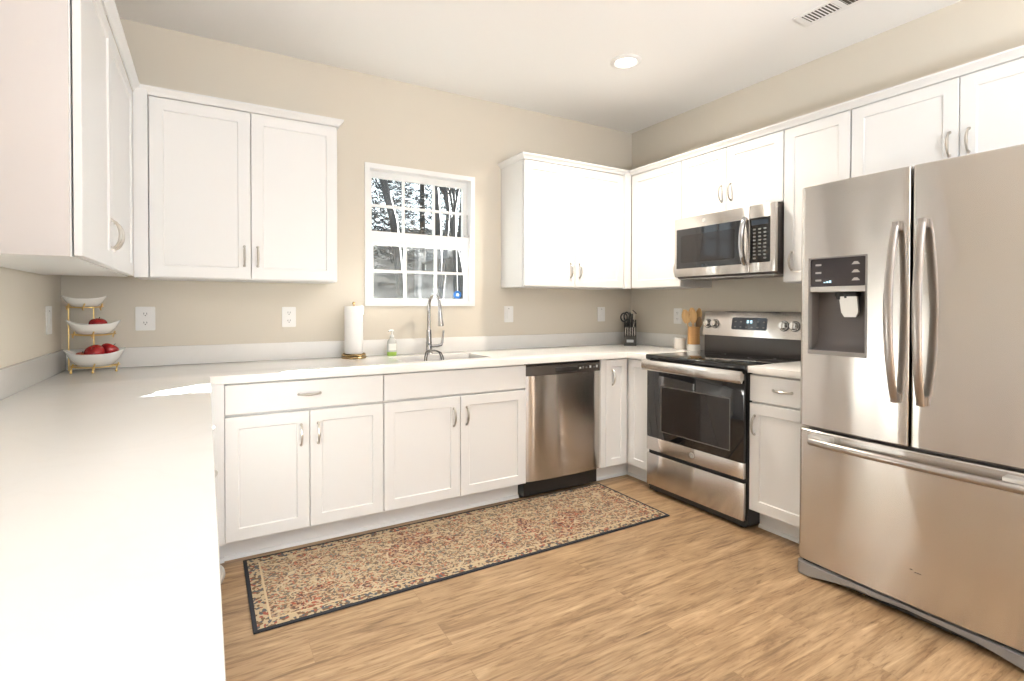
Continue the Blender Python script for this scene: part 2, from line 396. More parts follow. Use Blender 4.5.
# ------------------------------------------------------------------ mesh helpers
class MB:
    def __init__(self): self.bm = bmesh.new()
    def quadbox(self, c, M=None):
        vs = [self.bm.verts.new(M @ Vector(p) if M else p) for p in c]
        for f in ((0, 3, 2, 1), (4, 5, 6, 7), (0, 1, 5, 4), (1, 2, 6, 5), (2, 3, 7, 6), (3, 0, 4, 7)):
            self.bm.faces.new([vs[i] for i in f])
        return vs
    def box(self, x0, x1, y0, y1, z0, z1, bev=0.0, seg=2, M=None):
        if x0 > x1: x0, x1 = x1, x0
        if y0 > y1: y0, y1 = y1, y0
        if z0 > z1: z0, z1 = z1, z0
        vs = self.quadbox([(x0, y0, z0), (x1, y0, z0), (x1, y1, z0), (x0, y1, z0), (x0, y0, z1), (x1, y0, z1), (x1, y1, z1), (x0, y1, z1)], M)
        if bev > 0:
            s = set(vs)
            es = [e for e in self.bm.edges if e.verts[0] in s and e.verts[1] in s]
            bmesh.ops.bevel(self.bm, geom=es, offset=bev, segments=seg, profile=0.5, affect='EDGES')
        return self
    def frame(self, p, q):
        d = (q - p).normalized()
        a = d.orthogonal().normalized(); b = d.cross(a)
        return a, b
    def tube(self, pts, rad, seg=10, cap=True, closed=False, flat=None):
        """rad: number or list; flat=(axis Vector, ratio) squashes the section along that axis"""
        pts = [Vector(p) for p in pts]; n = len(pts)
        rs = rad if isinstance(rad, (list, tuple)) else [rad] * n
        rings = []; a = None
        for i, p in enumerate(pts):
            if closed: t = pts[(i + 1) % n] - pts[i - 1]
            else: t = pts[min(i + 1, n - 1)] - pts[max(i - 1, 0)]
            t = t.normalized()
            if a is None:
                a = (flat[0] if flat else t.orthogonal())
            a = (a - t * a.dot(t)).normalized()
            b = t.cross(a)
            fr = flat[1] if flat else 1.0
            rings.append([self.bm.verts.new(p + (a * cos(2 * pi * k / seg) * fr + b * sin(2 * pi * k / seg)) * rs[i]) for k in range(seg)])
        m = n if closed else n - 1
        for i in range(m):
            A, B = rings[i], rings[(i + 1) % n]
            for k in range(seg):
                self.bm.faces.new((A[k], A[(k + 1) % seg], B[(k + 1) % seg], B[k]))
        if cap and not closed:
            self.bm.faces.new(rings[0][::-1]); self.bm.faces.new(rings[-1])
        return self
    def cyl(self, p0, p1, r0, r1=None, seg=20):
        return self.tube([p0, p1], [r0, r0 if r1 is None else r1], seg)
    def lathe(self, prof, c=(0, 0, 0), seg=24, sx=1.0, sy=1.0, M=None):
        c = Vector(c); rings = []
        for r, z in prof:
            if r < 1e-6:
                v = c + Vector((0, 0, z)); rings.append([self.bm.verts.new(M @ v if M else v)])
            else:
                rr = []
                for k in range(seg):
                    v = c + Vector((r * cos(2 * pi * k / seg) * sx, r * sin(2 * pi * k / seg) * sy, z))
                    rr.append(self.bm.verts.new(M @ v if M else v))
                rings.append(rr)
        for A, B in zip(rings, rings[1:]):
            if len(A) == 1 and len(B) == 1: continue
            for k in range(seg):
                k2 = (k + 1) % seg
                if len(A) == 1: self.bm.faces.new((A[0], B[k2], B[k]))
                elif len(B) == 1: self.bm.faces.new((A[k], A[k2], B[0]))
                else: self.bm.faces.new((A[k], A[k2], B[k2], B[k]))
        if len(rings[0]) > 1: self.bm.faces.new(rings[0][::-1])
        if len(rings[-1]) > 1: self.bm.faces.new(rings[-1])
        return self
    def prism(self, poly, T, w0, w1):
        """extrude polygon (u,v) between w0 and w1; T(u,v,w)->xyz"""
        A = [self.bm.verts.new(T(u, v, w0)) for u, v in poly]
        B = [self.bm.verts.new(T(u, v, w1)) for u, v in poly]
        n = len(poly)
        for i in range(n):
            self.bm.faces.new((A[i], A[(i + 1) % n], B[(i + 1) % n], B[i]))
        self.bm.faces.new(A[::-1]); self.bm.faces.new(B)
        return self
    def grid(self, us, vs, keep, T, w0, w1):
        """cells of a grid, extruded, only outer skin kept (walls with holes, worktops)"""
        cache = {}
        def V(i, j, w):
            k = (i, j, w)
            if k not in cache: cache[k] = self.bm.verts.new(T(us[i], vs[j], w))
            return cache[k]
        nu, nv = len(us) - 1, len(vs) - 1
        K = lambda i, j: 0 <= i < nu and 0 <= j < nv and keep((us[i] + us[i + 1]) / 2, (vs[j] + vs[j + 1]) / 2)
        for i in range(nu):
            for j in range(nv):
                if not K(i, j): continue
                for w in (w0, w1):
                    self.bm.faces.new((V(i, j, w), V(i + 1, j, w), V(i + 1, j + 1, w), V(i, j + 1, w)))
                for (di, dj, e) in ((-1, 0, ((i, j), (i, j + 1))), (1, 0, ((i + 1, j), (i + 1, j + 1))), (0, -1, ((i, j), (i + 1, j))), (0, 1, ((i, j + 1), (i + 1, j + 1)))):
                    if not K(i + di, j + dj):
                        (a, b), (c, d) = e
                        self.bm.faces.new((V(a, b, w0), V(c, d, w0), V(c, d, w1), V(a, b, w1)))
        return self
    def sphere(self, c, r, seg=16, rings=10, sz=1.0):
        prof = [(r * sin(pi * i / rings), -r * cos(pi * i / rings) * sz) for i in range(rings + 1)]
        prof[0] = (0, -r * sz); prof[-1] = (0, r * sz)
        return self.lathe(prof, c, seg)

WORLD_OF = {}     # object name -> world position of its root

def build(mb, name, mat, parent=None, org=None, smooth=35, kind=None):
    bm = mb.bm
    bmesh.ops.recalc_face_normals(bm, faces=bm.faces[:])
    root = Vector(WORLD_OF[parent.name]) if parent is not None else Vector(org or (0, 0, 0))
    if root.length > 0:
        bmesh.ops.translate(bm, verts=bm.verts[:], vec=-root)
    me = bpy.data.meshes.new(name)
    bm.to_mesh(me); bm.free()
    if smooth:
        me.polygons.foreach_set('use_smooth', [True] * len(me.polygons))
        me.set_sharp_from_angle(angle=radians(smooth))
    me.materials.append(mat)
    o = bpy.data.objects.new(name, me)
    COL.objects.link(o)
    if parent is not None: o.parent = parent
    else: o.location = root
    WORLD_OF[o.name] = tuple(root)
    if kind: o['kind'] = kind
    return o

def tag(o, label, cat, group=None):
    o['label'] = label; o['category'] = cat
    if group: o['group'] = group
    return o

def thing(name, label, cat, loc, group=None):
    o = bpy.data.objects.new(name, None)
    o.empty_display_size = 0.05
    COL.objects.link(o)
    o.location = loc
    WORLD_OF[o.name] = tuple(loc)
    return tag(o, label, cat, group)

def struct(mb, name, mat, parent=None, org=None, smooth=35):
    return build(mb, name, mat, parent, org, smooth, 'structure')

def rrect(u0, u1, v0, v1, r, n=5):
    """rounded rectangle polygon"""
    out = []
    for cx, cy, a0 in ((u1 - r, v1 - r, 0), (u0 + r, v1 - r, 90), (u0 + r, v0 + r, 180), (u1 - r, v0 + r, 270)):
        for k in range(n + 1):
            a = radians(a0 + 90 * k / n)
            out.append((cx + r * cos(a), cy + r * sin(a)))
    return out

# mapping from (u, v, w=outwards) to the world for each run of cabinets
def FACE_BACK(y0): return lambda u, v, w: Vector((u, y0 - w, v))
def FACE_RIGHT(x0): return lambda u, v, w: Vector((x0 - w, u, v))
def FACE_LEFT(x0): return lambda u, v, w: Vector((x0 + w, u, v))

def shaker(T, u0, u1, v0, v1, rail=0.057, t=0.019, rec=0.0065):
    mb = MB(); bm = mb.bm
    def ring(i, w): return [bm.verts.new(T(a, b, w)) for a, b in ((u0 + i, v0 + i), (u1 - i, v0 + i), (u1 - i, v1 - i), (u0 + i, v1 - i))]
    rs = [ring(0, -t), ring(0, -0.002), ring(0.002, 0), ring(rail, 0), ring(rail + 0.004, -rec)]
    for A, B in zip(rs, rs[1:]):
        for k in range(4): bm.faces.new((A[k], A[(k + 1) % 4], B[(k + 1) % 4], B[k]))
    bm.faces.new(rs[0][::-1]); bm.faces.new(rs[-1])
    return mb

def slab(T, u0, u1, v0, v1, t=0.019):
    mb = MB(); bm = mb.bm
    def ring(i, w): return [bm.verts.new(T(a, b, w)) for a, b in ((u0 + i, v0 + i), (u1 - i, v0 + i), (u1 - i, v1 - i), (u0 + i, v1 - i))]
    rs = [ring(0, -t), ring(0, -0.003), ring(0.003, 0)]
    for A, B in zip(rs, rs[1:]):
        for k in range(4): bm.faces.new((A[k], A[(k + 1) % 4], B[(k + 1) % 4], B[k]))
    bm.faces.new(rs[0][::-1]); bm.faces.new(rs[-1])
    return mb

def pull(T, u, v, vertical=True, L=0.102):
    """bow pull: two feet and an arched bar, thicker in the middle"""
    mb = MB(); pts = []; rs = []
    n = 14
    for i in range(n + 1):
        s = i / n; a = (s - 0.5) * L
        w = 0.004 + 0.024 * sin(pi * s) ** 0.55
        pts.append(T(u, v + a, w) if vertical else T(u + a, v, w))
        rs.append(0.0042 + 0.0024 * sin(pi * s))
    mb.tube(pts, rs, 10)
    for s in (-1, 1):
        a = s * L * 0.5
        p0 = T(u, v + a, 0) if vertical else T(u + a, v, 0)
        p1 = T(u, v + a, 0.007) if vertical else T(u + a, v, 0.007)
        mb.cyl(p0, p1, 0.0075, 0.0055, 12)
    return mb

# ------------------------------------------------------------------ dimensions
XL = -3.844                 # left wall
CH = 2.746                  # ceiling
F = 0.629                   # door fronts of base run from the wall
CTZ, CTB = 0.914, 0.876     # worktop top / underside
UB, UT = 1.377, 2.286       # wall cabinets
UF = 0.331                  # wall cabinet door front from the wall
YR = -7.5                   # rear wall
WX0, WX1, WZ0, WZ1 = -2.322, -1.529, 1.239, 2.172   # kitchen window

# ------------------------------------------------------------------ the room
def shell():
    mb = MB(); mb.box(XL - 0.15, 0.15, YR - 0.15, 0.15, -0.12, 0.0); struct(mb, 'floor', FLOOR)
    mb = MB(); mb.box(XL - 0.15, 0.15, YR - 0.15, 0.15, CH, CH + 0.12); struct(mb, 'ceiling', CEIL)
    TB = lambda u, v, w: Vector((u, w, v))
    mb = MB(); mb.grid([XL - 0.15, WX0, WX1, 0.15], [0, WZ0, WZ1, CH], lambda u, v: not (WX0 < u < WX1 and WZ0 < v < WZ1), TB, 0.0, 0.15)
    struct(mb, 'wall_back', WALL)
    TL = lambda u, v, w: Vector((w, u, v))
    mb = MB(); mb.grid([YR, 0.0], [0, CH], lambda u, v: True, TL, XL - 0.15, XL)
    struct(mb, 'wall_left', WALL)
    mb = MB(); mb.grid([YR, -5.3, -3.8, 0.0], [0, 0.75, 2.25, CH], lambda u, v: not (-5.3 < u < -3.8 and 0.75 < v < 2.25), TL, 0.0, 0.15); struct(mb, 'wall_right', WALL)
    mb = MB(); mb.grid([XL - 0.15, -3.45, -0.45, 0.15], [0, 0.2, 2.3, CH], lambda u, v: not (-3.45 < u < -0.45 and 0.2 < v < 2.3), TB, YR - 0.15, YR)
    struct(mb, 'wall_rear', WALL)
shell()

def kitchen_window():
    Y = 0.0
    fr = MB()
    # outer vinyl frame lining the opening, standing a little proud of the wall
    t = 0.032
    TB = lambda u, v, w: Vector((u, w, v))
    fr.grid([WX0, WX0 + t, WX1 - t, WX1], [WZ0, WZ0 + t, WZ1 - t, WZ1], lambda u, v: not (WX0 + t < u < WX1 - t and WZ0 + t < v < WZ1 - t), TB, -0.012, 0.12)
    w = struct(fr, 'window_1', VINYL, org=(0.5 * (WX0 + WX1), 0, WZ0))
    gx0, gx1 = -2.259, -1.592
    def sash(name, y0, y1, z0, z1, g0, g1):
        mb = MB()
        mb.grid([WX0 + t, gx0, gx1, WX1 - t], [z0, g0, g1, z1], lambda u, v: not (gx0 < u < gx1 and g0 < v < g1), TB, y0, y1)
        s = struct(mb, name, VINYL, w)
        ym = 0.5 * (y0 + y1)
        m = MB()
        cw = 0.009
        for k in (1, 2):
            x = gx0 + (gx1 - gx0) * k / 3
            m.box(x - cw, x + cw, ym - 0.008, ym + 0.008, g0, g1)
        zc = 0.5 * (g0 + g1)
        m.box(gx0, gx1, ym - 0.0081, ym + 0.0081, zc - cw, zc + cw)
        struct(m, 'muntin_grille', VINYL, s)
        p = MB(); p.box(gx0 - 0.005, gx1 + 0.005, ym - 0.002, ym + 0.002, g0 - 0.005, g1 + 0.005)
        struct(p, 'window_pane', PANE, s)
        return s
    sash('upper_sash', 0.060, 0.092, 1.650, WZ1 - t, 1.727, 2.098)
    sash('lower_sash', 0.022, 0.054, WZ0 + t, 1.735, 1.290, 1.656)
    m = MB(); m.box(gx1 - 0.01, gx1 + 0.028, 0.012, 0.024, 1.738, 1.748, 0.002); m.box(WX1 - t - 0.010, WX1 - t - 0.004, 0.03, 0.045, 1.74, 1.90)
    struct(m, 'sash_latch', simple('grey_jamb_liner', (0.55, 0.54, 0.53), 0.5), w)
    p = MB(); p.box(gx0 - 0.02, gx1 + 0.02, 0.106, 0.108, WZ0 + t, 1.69)
    struct(p, 'insect_screen', SCREEN, w)
    # alarm sticker inside the lower right pane
    c = Vector((-1.646, 0.0352, 1.321)); r = 0.031
    T = lambda u, v, ww: Vector((c.x + u, c.y - ww, c.z + v))
    st = MB(); st.prism([(r * cos(2 * pi * k / 8 + pi / 8), r * sin(2 * pi * k / 8 + pi / 8)) for k in range(8)], T, 0, 0.0008)
    so = build(st, 'window_sticker', BLUE, org=tuple(c)); tag(so, 'small blue eight-sided sticker with pale emblem inside the lower right window pane', 'sticker')
    em = MB(); em.prism([(-.012, -.010), (.010, -.012), (.014, .002), (.002, .013), (-.010, .008)], T, 0.0008, 0.0014)
    build(em, 'emblem', simple('sticker_white', (0.75, 0.85, 0.95), 0.5), so)
kitchen_window()

def rear_windows():
    """unseen glazing behind the camera, put in for more light"""
    mb = MB()
    TB = lambda u, v, w: Vector((u, w, v))
    xs = [-3.45, -3.39, -1.98, -1.92, -0.51, -0.45]
    mb.grid(xs, [0.2, 0.27, 2.23, 2.3], lambda u, v: not (0.27 < v < 2.23 and (-3.39 < u < -1.98 or -1.92 < u < -0.51)), TB, YR - 0.1, YR)
    struct(mb, 'added_rear_window', VINYL, org=(-1.95, YR, 0.2))
    mb = MB()
    TL = lambda u, v, w: Vector((w, u, v))
    mb.grid([-5.3, -5.24, -4.57, -4.53, -3.86, -3.8], [0.75, 0.81, 2.19, 2.25], lambda u, v: not (0.81 < v < 2.19 and (-5.24 < u < -4.57 or -4.53 < u < -3.86)), TL, 0.0, 0.1)
    struct(mb, 'added_side_window', VINYL, org=(0.05, -4.55, 0.75))
rear_windows()

# crown moulding along the wall cabinets
def crown():
    prof = [(0.0, 2.262), (0.006, 2.262), (0.008, 2.270), (0.016, 2.278), (0.024, 2.286), (0.028, 2.290), (0.028, 2.299), (0.0, 2.299)]
    def run(path, name, org):
        """path: list of (x, y, outward dir of the mitre per w)"""
        mb = MB(); rings = []
        for (x, y, ox, oy) in path:
            rings.append([mb.bm.verts.new((x + ox * w, y + oy * w, z)) for w, z in prof])
        n = len(prof)
        for A, B in zip(rings, rings[1:]):
            for k in range(n): mb.bm.faces.new((A[k], A[(k + 1) % n], B[(k + 1) % n], B[k]))
        mb.bm.faces.new(rings[0][::-1]); mb.bm.faces.new(rings[-1])
        struct(mb, name, CAB, org=org)
    g = 0.0005
    fl = -3.511 + g; fb = -UF - g
    run([(XL, -1.549, 0, -1), (fl, -1.549, 1, -1), (fl, fb, 1, -1), (-2.5595, fb, 1, -1), (-2.5595, 0, 1, 0)], 'trim_1', (fl, -0.9, 2.262))
    run([(-1.3085, 0, -1, 0), (-1.3085, fb, -1, -1), (-UF - g, fb, -1, -1), (-UF - g, -2.885, -1, -1), (0, -2.885, 0, -1)], 'trim_2', (-UF, -1.2, 2.262))
crown()

# ------------------------------------------------------------------ cabinets
def carcass(T, u0, u1, v0, v1, depth, top=True):
    """sides, bottom, back, top and a front frame plate; w=0 is the door front"""
    mb = MB(); t = 0.016; w0 = -0.0235; w1 = -depth
    def bx(a0, a1, b0, b1, c0, c1):
        ps = [T(a, b, c) for c in (c0, c1) for a, b in ((a0, b0), (a1, b0), (a1, b1), (a0, b1))]
        mb.quadbox(ps)
    bx(u0, u0 + t, v0, v1, w1, w0); bx(u1 - t, u1, v0, v1, w1, w0)
    bx(u0 + t, u1 - t, v0, v0 + t, w1, w0); bx(u0 + t, u1 - t, v0 + t, v1, w1, w1 + 0.008)
    if top: bx(u0 + t, u1 - t, v1 - t, v1, w1 + 0.008, w0)
    bx(u0 + t, u1 - t, v0 + t, v1 - (t if top else 0), w0 - 0.012, w0)
    return mb

def toe_kick(T, u0, u1, w=-0.10):
    mb = MB()
    def bx(a0, a1, b0, b1, c0, c1):
        mb.quadbox([T(a, b, c) for c in (c0, c1) for a, b in ((a0, b0), (a1, b0), (a1, b1), (a0, b1))])
    bx(u0, u1, 0.0, 0.1195, w - 0.014, w)
    # shoe moulding
    poly = [(0.0, 0.0), (0.014, 0.0), (0.012, 0.008), (0.007, 0.015), (0.0, 0.018)]
    A = [mb.bm.verts.new(T(u0, z, w + o)) for o, z in poly]; B = [mb.bm.verts.new(T(u1, z, w + o)) for o, z in poly]
    for i in range(len(poly)): mb.bm.faces.new((A[i], A[(i + 1) % 5], B[(i + 1) % 5], B[i]))
    mb.bm.faces.new(A[::-1]); mb.bm.faces.new(B)
    return mb

ZB, ZD, ZDR0, ZDR1 = 0.120, 0.711, 0.722, 0.866

def add_handle(parent, T, u, v, vertical=True):
    return build(pull(T, u, v, vertical), 'handle', NICKEL, parent)

def base_cabinet(name, label, T, u0, u1, org, drawer='drawer', doors=2, handles=True, hinge=None, group=None, sink=False, door_rng=None, depth=0.60):
    c = thing(name, label, 'cabinet', org, group)
    d0, d1 = door_rng or (u0, u1)
    build(carcass(T, u0 + 0.0005, u1 - 0.0005, 0.120, CTB - 0.0005, depth, top=not sink), 'carcass', CAB, c)
    build(toe_kick(T, u0, u1), 'toe_kick', CAB, c)
    g = 0.0018
    dr = build(slab(T, d0 + g, d1 - g, ZDR0, ZDR1), drawer, CAB, c)
    if drawer == 'drawer': add_handle(dr, T, 0.5 * (d0 + d1), 0.796, False)
    if doors == 2:
        m = 0.5 * (d0 + d1)
        a = build(shaker(T, d0 + g, m - g, ZB, ZD), 'door', CAB, c); add_handle(a, T, m - 0.041, 0.592)
        b = build(shaker(T, m + g, d1 - g, ZB, ZD), 'door', CAB, c); add_handle(b, T, m + 0.041, 0.592)
    else:
        a = build(shaker(T, d0 + g, d1 - g, ZB, ZD), 'door', CAB, c)
        add_handle(a, T, d1 - 0.032 if hinge == 'hi' else d0 + 0.032, 0.592)
    return c

TB = FACE_BACK(-F); TR = FACE_RIGHT(-F); TLf = FACE_LEFT(-3.222)

base_cabinet('base_cabinet', 'white two-door base cabinet with one wide drawer, left of the sink cabinet', TB, -3.143, -2.384, (-2.76, -0.3, 0))
base_cabinet('sink_base_cabinet', 'white two-door base cabinet with plain false front, under the sink', TB, -2.383, -1.474, (-1.93, -0.3, 0), drawer='false_front', sink=True)
base_cabinet('base_cabinet', 'narrow white base cabinet with drawer and door between range and refrigerator', TR, -1.984, -1.601, (-0.3, -1.79, 0), doors=1, hinge='hi')

# filler and blind corner of the left run
def left_run():
    c = thing('corner_filler', 'white corner filler panel joining left run and back run under the worktop', 'cabinet panel', (-3.2, -0.75, 0))
    mb = MB(); mb.box(-3.2415, -3.1435, -0.6487, -0.62, 0.12, CTB - 0.0005, 0.0); build(mb, 'stile', CAB, c)
    mb = MB(); mb.box(-3.242, -3.224, -0.929, -0.649, 0.12, CTB - 0.0005); build(mb, 'panel', CAB, c)
    mb = MB(); mb.box(-3.335, -3.32, -0.929, -0.53, 0.0, 0.1195); mb.box(-3.32, -3.1435, -0.545, -0.53, 0, 0.1195)
    poly = [(0.0, 0.0), (0.014, 0.0), (0.012, 0.008), (0.007, 0.015), (0.0, 0.018)]
    mb.prism(poly, lambda u, v, w: Vector((w, -0.545 - u, v)), -3.32, -3.1435)
    build(mb, 'toe_kick', CAB, c)
    ys = [-0.93, -1.53, -2.13, -2.73, -3.33, -3.93]
    labs = ['white base cabinet under the left worktop, nearest the corner, its handles edge-on',
            'white base cabinet under the left worktop, second from the corner',
            'white base cabinet under the left worktop, third from the corner',
            'white base cabinet under the left worktop, fourth from the corner, next to the end cabinet',
            'white end base cabinet under the left worktop, farthest from the corner']
    for i in range(5):
        base_cabinet('base_cabinet', labs[i], TLf, ys[i + 1], ys[i], (-3.5, 0.5 * (ys[i] + ys[i + 1]), 0), doors=1, hinge='hi', group='base cabinets of the left run')
left_run()

def corner_cabinet():
    c = thing('corner_base_cabinet', 'white corner base cabinet with right-angled folding door pair, between dishwasher and range', 'cabinet', (-0.45, -0.45, 0))
    mb = MB()
    poly = [(-0.865, -0.02), (-0.865, -0.6095), (-0.6095, -0.6095), (-0.6095, -0.8475), (-0.02, -0.8475), (-0.02, -0.02)]
    mb.prism(poly, lambda u, v, w: Vector((u, v, w)), 0.12, CTB - 0.0005)
    mb.box(-0.865, -0.824, -0.6290, -0.6096, 0.12, CTB - 0.0005)
    build(mb, 'carcass', CAB, c)
    a = build(shaker(TB, -0.821, -F - 0.001, ZB, ZDR1, rail=0.05), 'door', CAB, c); add_handle(a, TB, -0.762, 0.742)
    build(shaker(TR, -0.846, -F - 0.021, ZB, ZDR1, rail=0.05), 'door', CAB, c)
    mb = MB()
    k = 0.529
    mb.prism([(-0.865, -0.02), (-0.865, -k), (-k, -k), (-k, -0.8475), (-0.02, -0.8475), (-0.02, -0.02)], lambda u, v, w: Vector((u, v, w)), 0.0, 0.1195)
    s = [(0.0, 0.0), (0.014, 0.0), (0.012, 0.008), (0.007, 0.015), (0.0, 0.018)]
    mb.prism(s, lambda u, v, w: Vector((w, -k - u, v)), -0.865, -k)
    mb.prism(s, lambda u, v, w: Vector((-k - u, w, v)), -0.8475, -k)
    build(mb, 'toe_kick', CAB, c)
corner_cabinet()

def wall_cabinet(label, T, u0, u1, org, v0=UB, doors=None, handles=(), depth=None, group=None, v1=2.2615, top=UT):
    c = thing('wall_cabinet', label, 'cabinet', org, group)
    build(carcass(T, u0 + 0.0005, u1 - 0.0005, v0, top, (depth or UF) - 0.002), 'carcass', CAB, c)
    for (a, b, hs) in doors:
        d = build(shaker(T, a + 0.0018, b - 0.0018, v0 + 0.004, v1 - 0.003), 'door', CAB, c)
        for h in hs: add_handle(d, T, h, v0 + 0.124)
    return c

TUB = FACE_BACK(-UF); TUR = FACE_RIGHT(-UF); TUL = FACE_LEFT(-3.511)
g = 'wall cabinets with white shaker doors'
c = wall_cabinet('white two-door wall cabinet on the back wall, left of the window', TUB, -3.453, -2.5605, (-3.0, -0.15, UB), doors=[(-3.452, -3.006, [-3.038]), (-3.006, -2.562, [-2.974])], group=g)
mb = MB(); mb.box(-3.5105, -3.4535, -0.349, -0.02, UB, UT); build(mb, 'filler', CAB, c)
c = wall_cabinet('white wall cabinet on the left wall, its plain end panel facing the viewer', TUL, -1.5485, -0.35, (-3.68, -0.95, UB), doors=[(-1.547, -1.0, [-1.032]), (-1.0, -0.352, [-0.968])], group=g)
mb = MB(); mb.box(-3.842, -3.5375, -1.5545, -1.5487, UB, UT, 0.0005); build(mb, 'end_panel', simple('dimmed_greige_panel', (0.60, 0.56, 0.545), 0.4), c)  # greyer end finish, its colour lowered further to stand for dim light
c = wall_cabinet('white two-door wall cabinet right of the window, bright side panel towards it', TUB, -1.3075, -0.392, (-0.85, -0.15, UB), doors=[(-1.3065, -0.865, [-0.905]), (-0.865, -0.393, [-0.825])], group=g)
mb = MB(); mb.box(-0.391, -0.3315, -0.349, -0.02, UB, UT); build(mb, 'filler', CAB, c)
wall_cabinet('white single-door wall cabinet in the corner, left of the microwave', TUR, -0.8475, -0.3515, (-0.15, -0.6, UB), doors=[(-0.8465, -0.353, [-0.812])], group=g)
wall_cabinet('short white two-door wall cabinet above the microwave', TUR, -1.6005, -0.849, (-0.15, -1.22, 1.846), v0=1.846, doors=[(-1.5995, -1.2145, [-1.249]), (-1.2145, -0.850, [-1.179])], group=g)
wall_cabinet('tall narrow white wall cabinet between the microwave and the refrigerator', TUR, -1.9635, -1.6015, (-0.15, -1.78, UB), doors=[(-1.9625, -1.6025, [-1.653])], group=g)
wall_cabinet('white two-door wall cabinet above the refrigerator', TUR, -2.884, -1.965, (-0.15, -2.4, 1.846), v0=1.846, doors=[(-2.883, -2.4155, [-2.450]), (-2.4155, -1.966, [-2.381])], group=g)

# ------------------------------------------------------------------ worktops
SX0, SX1, SY0, SY1 = -2.215, -1.640, -0.485, -0.150      # sink cut-out
def worktops():
    mb = MB()
    T = lambda u, v, w: Vector((u, v, w))
    xs = [XL + 0.001, -3.1995, SX0, SX1, -0.648, -0.001]
    ys = [-4.0, -0.8495, -0.648, SY0, SY1, -0.001]
    def keep(x, y):
        if x < -3.1995: return True
        if y < -0.8495: return False
        if x > -0.648: return True
        if y < -0.648: return False
        return not (SX0 < x < SX1 and SY0 < y < SY1)
    mb.grid(xs, ys, keep, T, CTB, CTZ)
    bmesh.ops.recalc_face_normals(mb.bm, faces=mb.bm.faces[:])
    es = [e for e in mb.bm.edges if len(e.link_faces) == 2 and e.calc_face_angle(0) > 1.0 and all(v.co.z > CTZ - 1e-4 for v in e.verts)]
    bmesh.ops.bevel(mb.bm, geom=es, offset=0.003, segments=2, profile=0.5, affect='EDGES')
    w = build(mb, 'worktop', QUARTZ, org=(-1.9, -0.3, CTB))
    tag(w, 'white quartz worktop running along the left wall and back wall to the range', 'worktop')
    bs0, bs1, t = CTZ + 0.0002, 1.018, 0.019
    mb = MB(); mb.box(XL + 0.001 + t, -0.001, -t, -0.001, bs0, bs1, 0.0015); build(mb, 'backsplash', QUARTZ, w)
    mb = MB(); mb.box(XL + 0.001, XL + 0.001 + t, -4.0, -0.001, bs0, bs1, 0.0015); build(mb, 'backsplash', QUARTZ, w)
    mb = MB(); mb.box(-t - 0.001, -0.001, -0.8495, -t - 0.0003, bs0, bs1, 0.0015); build(mb, 'backsplash', QUARTZ, w)
    mb = MB(); mb.box(-0.648, -0.001, -1.9845, -1.6008, CTB, CTZ, 0.003)
    w2 = build(mb, 'worktop', QUARTZ, org=(-0.32, -1.79, CTB)); tag(w2, 'small white quartz worktop piece between range and refrigerator', 'worktop')
    mb = MB(); mb.box(-t - 0.001, -0.001, -1.9845, -1.6008, bs0, bs1, 0.0015); build(mb, 'backsplash', QUARTZ, w2)
worktops()

def sink():
    s = thing('kitchen_sink', 'double-bowl steel sink set under the worktop below the window', 'sink', (-1.93, -0.32, CTB))
    def basin(x0, x1):
        mb = MB(); bm = mb.bm; t = 0.0012
        def ring(i, z, r): return [bm.verts.new((u, v, z)) for u, v in rrect(x0 + i, x1 - i, SY0 - 0.006 + i, SY1 + 0.006 - i, r, 5)]
        rs = [ring(0, CTB - 0.001, 0.05), ring(0.006, 0.73, 0.05), ring(0.03, 0.705, 0.05), ring(0.12, 0.700, 0.03)]
        for A, B in zip(rs, rs[1:]):
            n = len(A)
            for k in range(n): bm.faces.new((A[k], A[(k + 1) % n], B[(k + 1) % n], B[k]))
        bm.faces.new(rs[-1])
        return mb
    xm = -1.92
    build(basin(SX0 - 0.006, xm - 0.012), 'bowl', SINKST, s); build(basin(xm + 0.012, SX1 + 0.006), 'bowl', SINKST, s)
    for x in (0.5 * (SX0 + xm), 0.5 * (xm + SX1)):
        mb = MB(); mb.lathe([(0.0, 0.7035), (0.02, 0.7035), (0.042, 0.704), (0.045, 0.7015), (0.045, 0.700)], (x, -0.31, 0), 20); build(mb, 'drain', CHROME, s)
    mb = MB(); mb.box(xm - 0.013, xm + 0.013, SY0 - 0.006, SY1 + 0.006, 0.84, CTB - 0.0015, 0.004); build(mb, 'divider', SINKST, s)
sink()

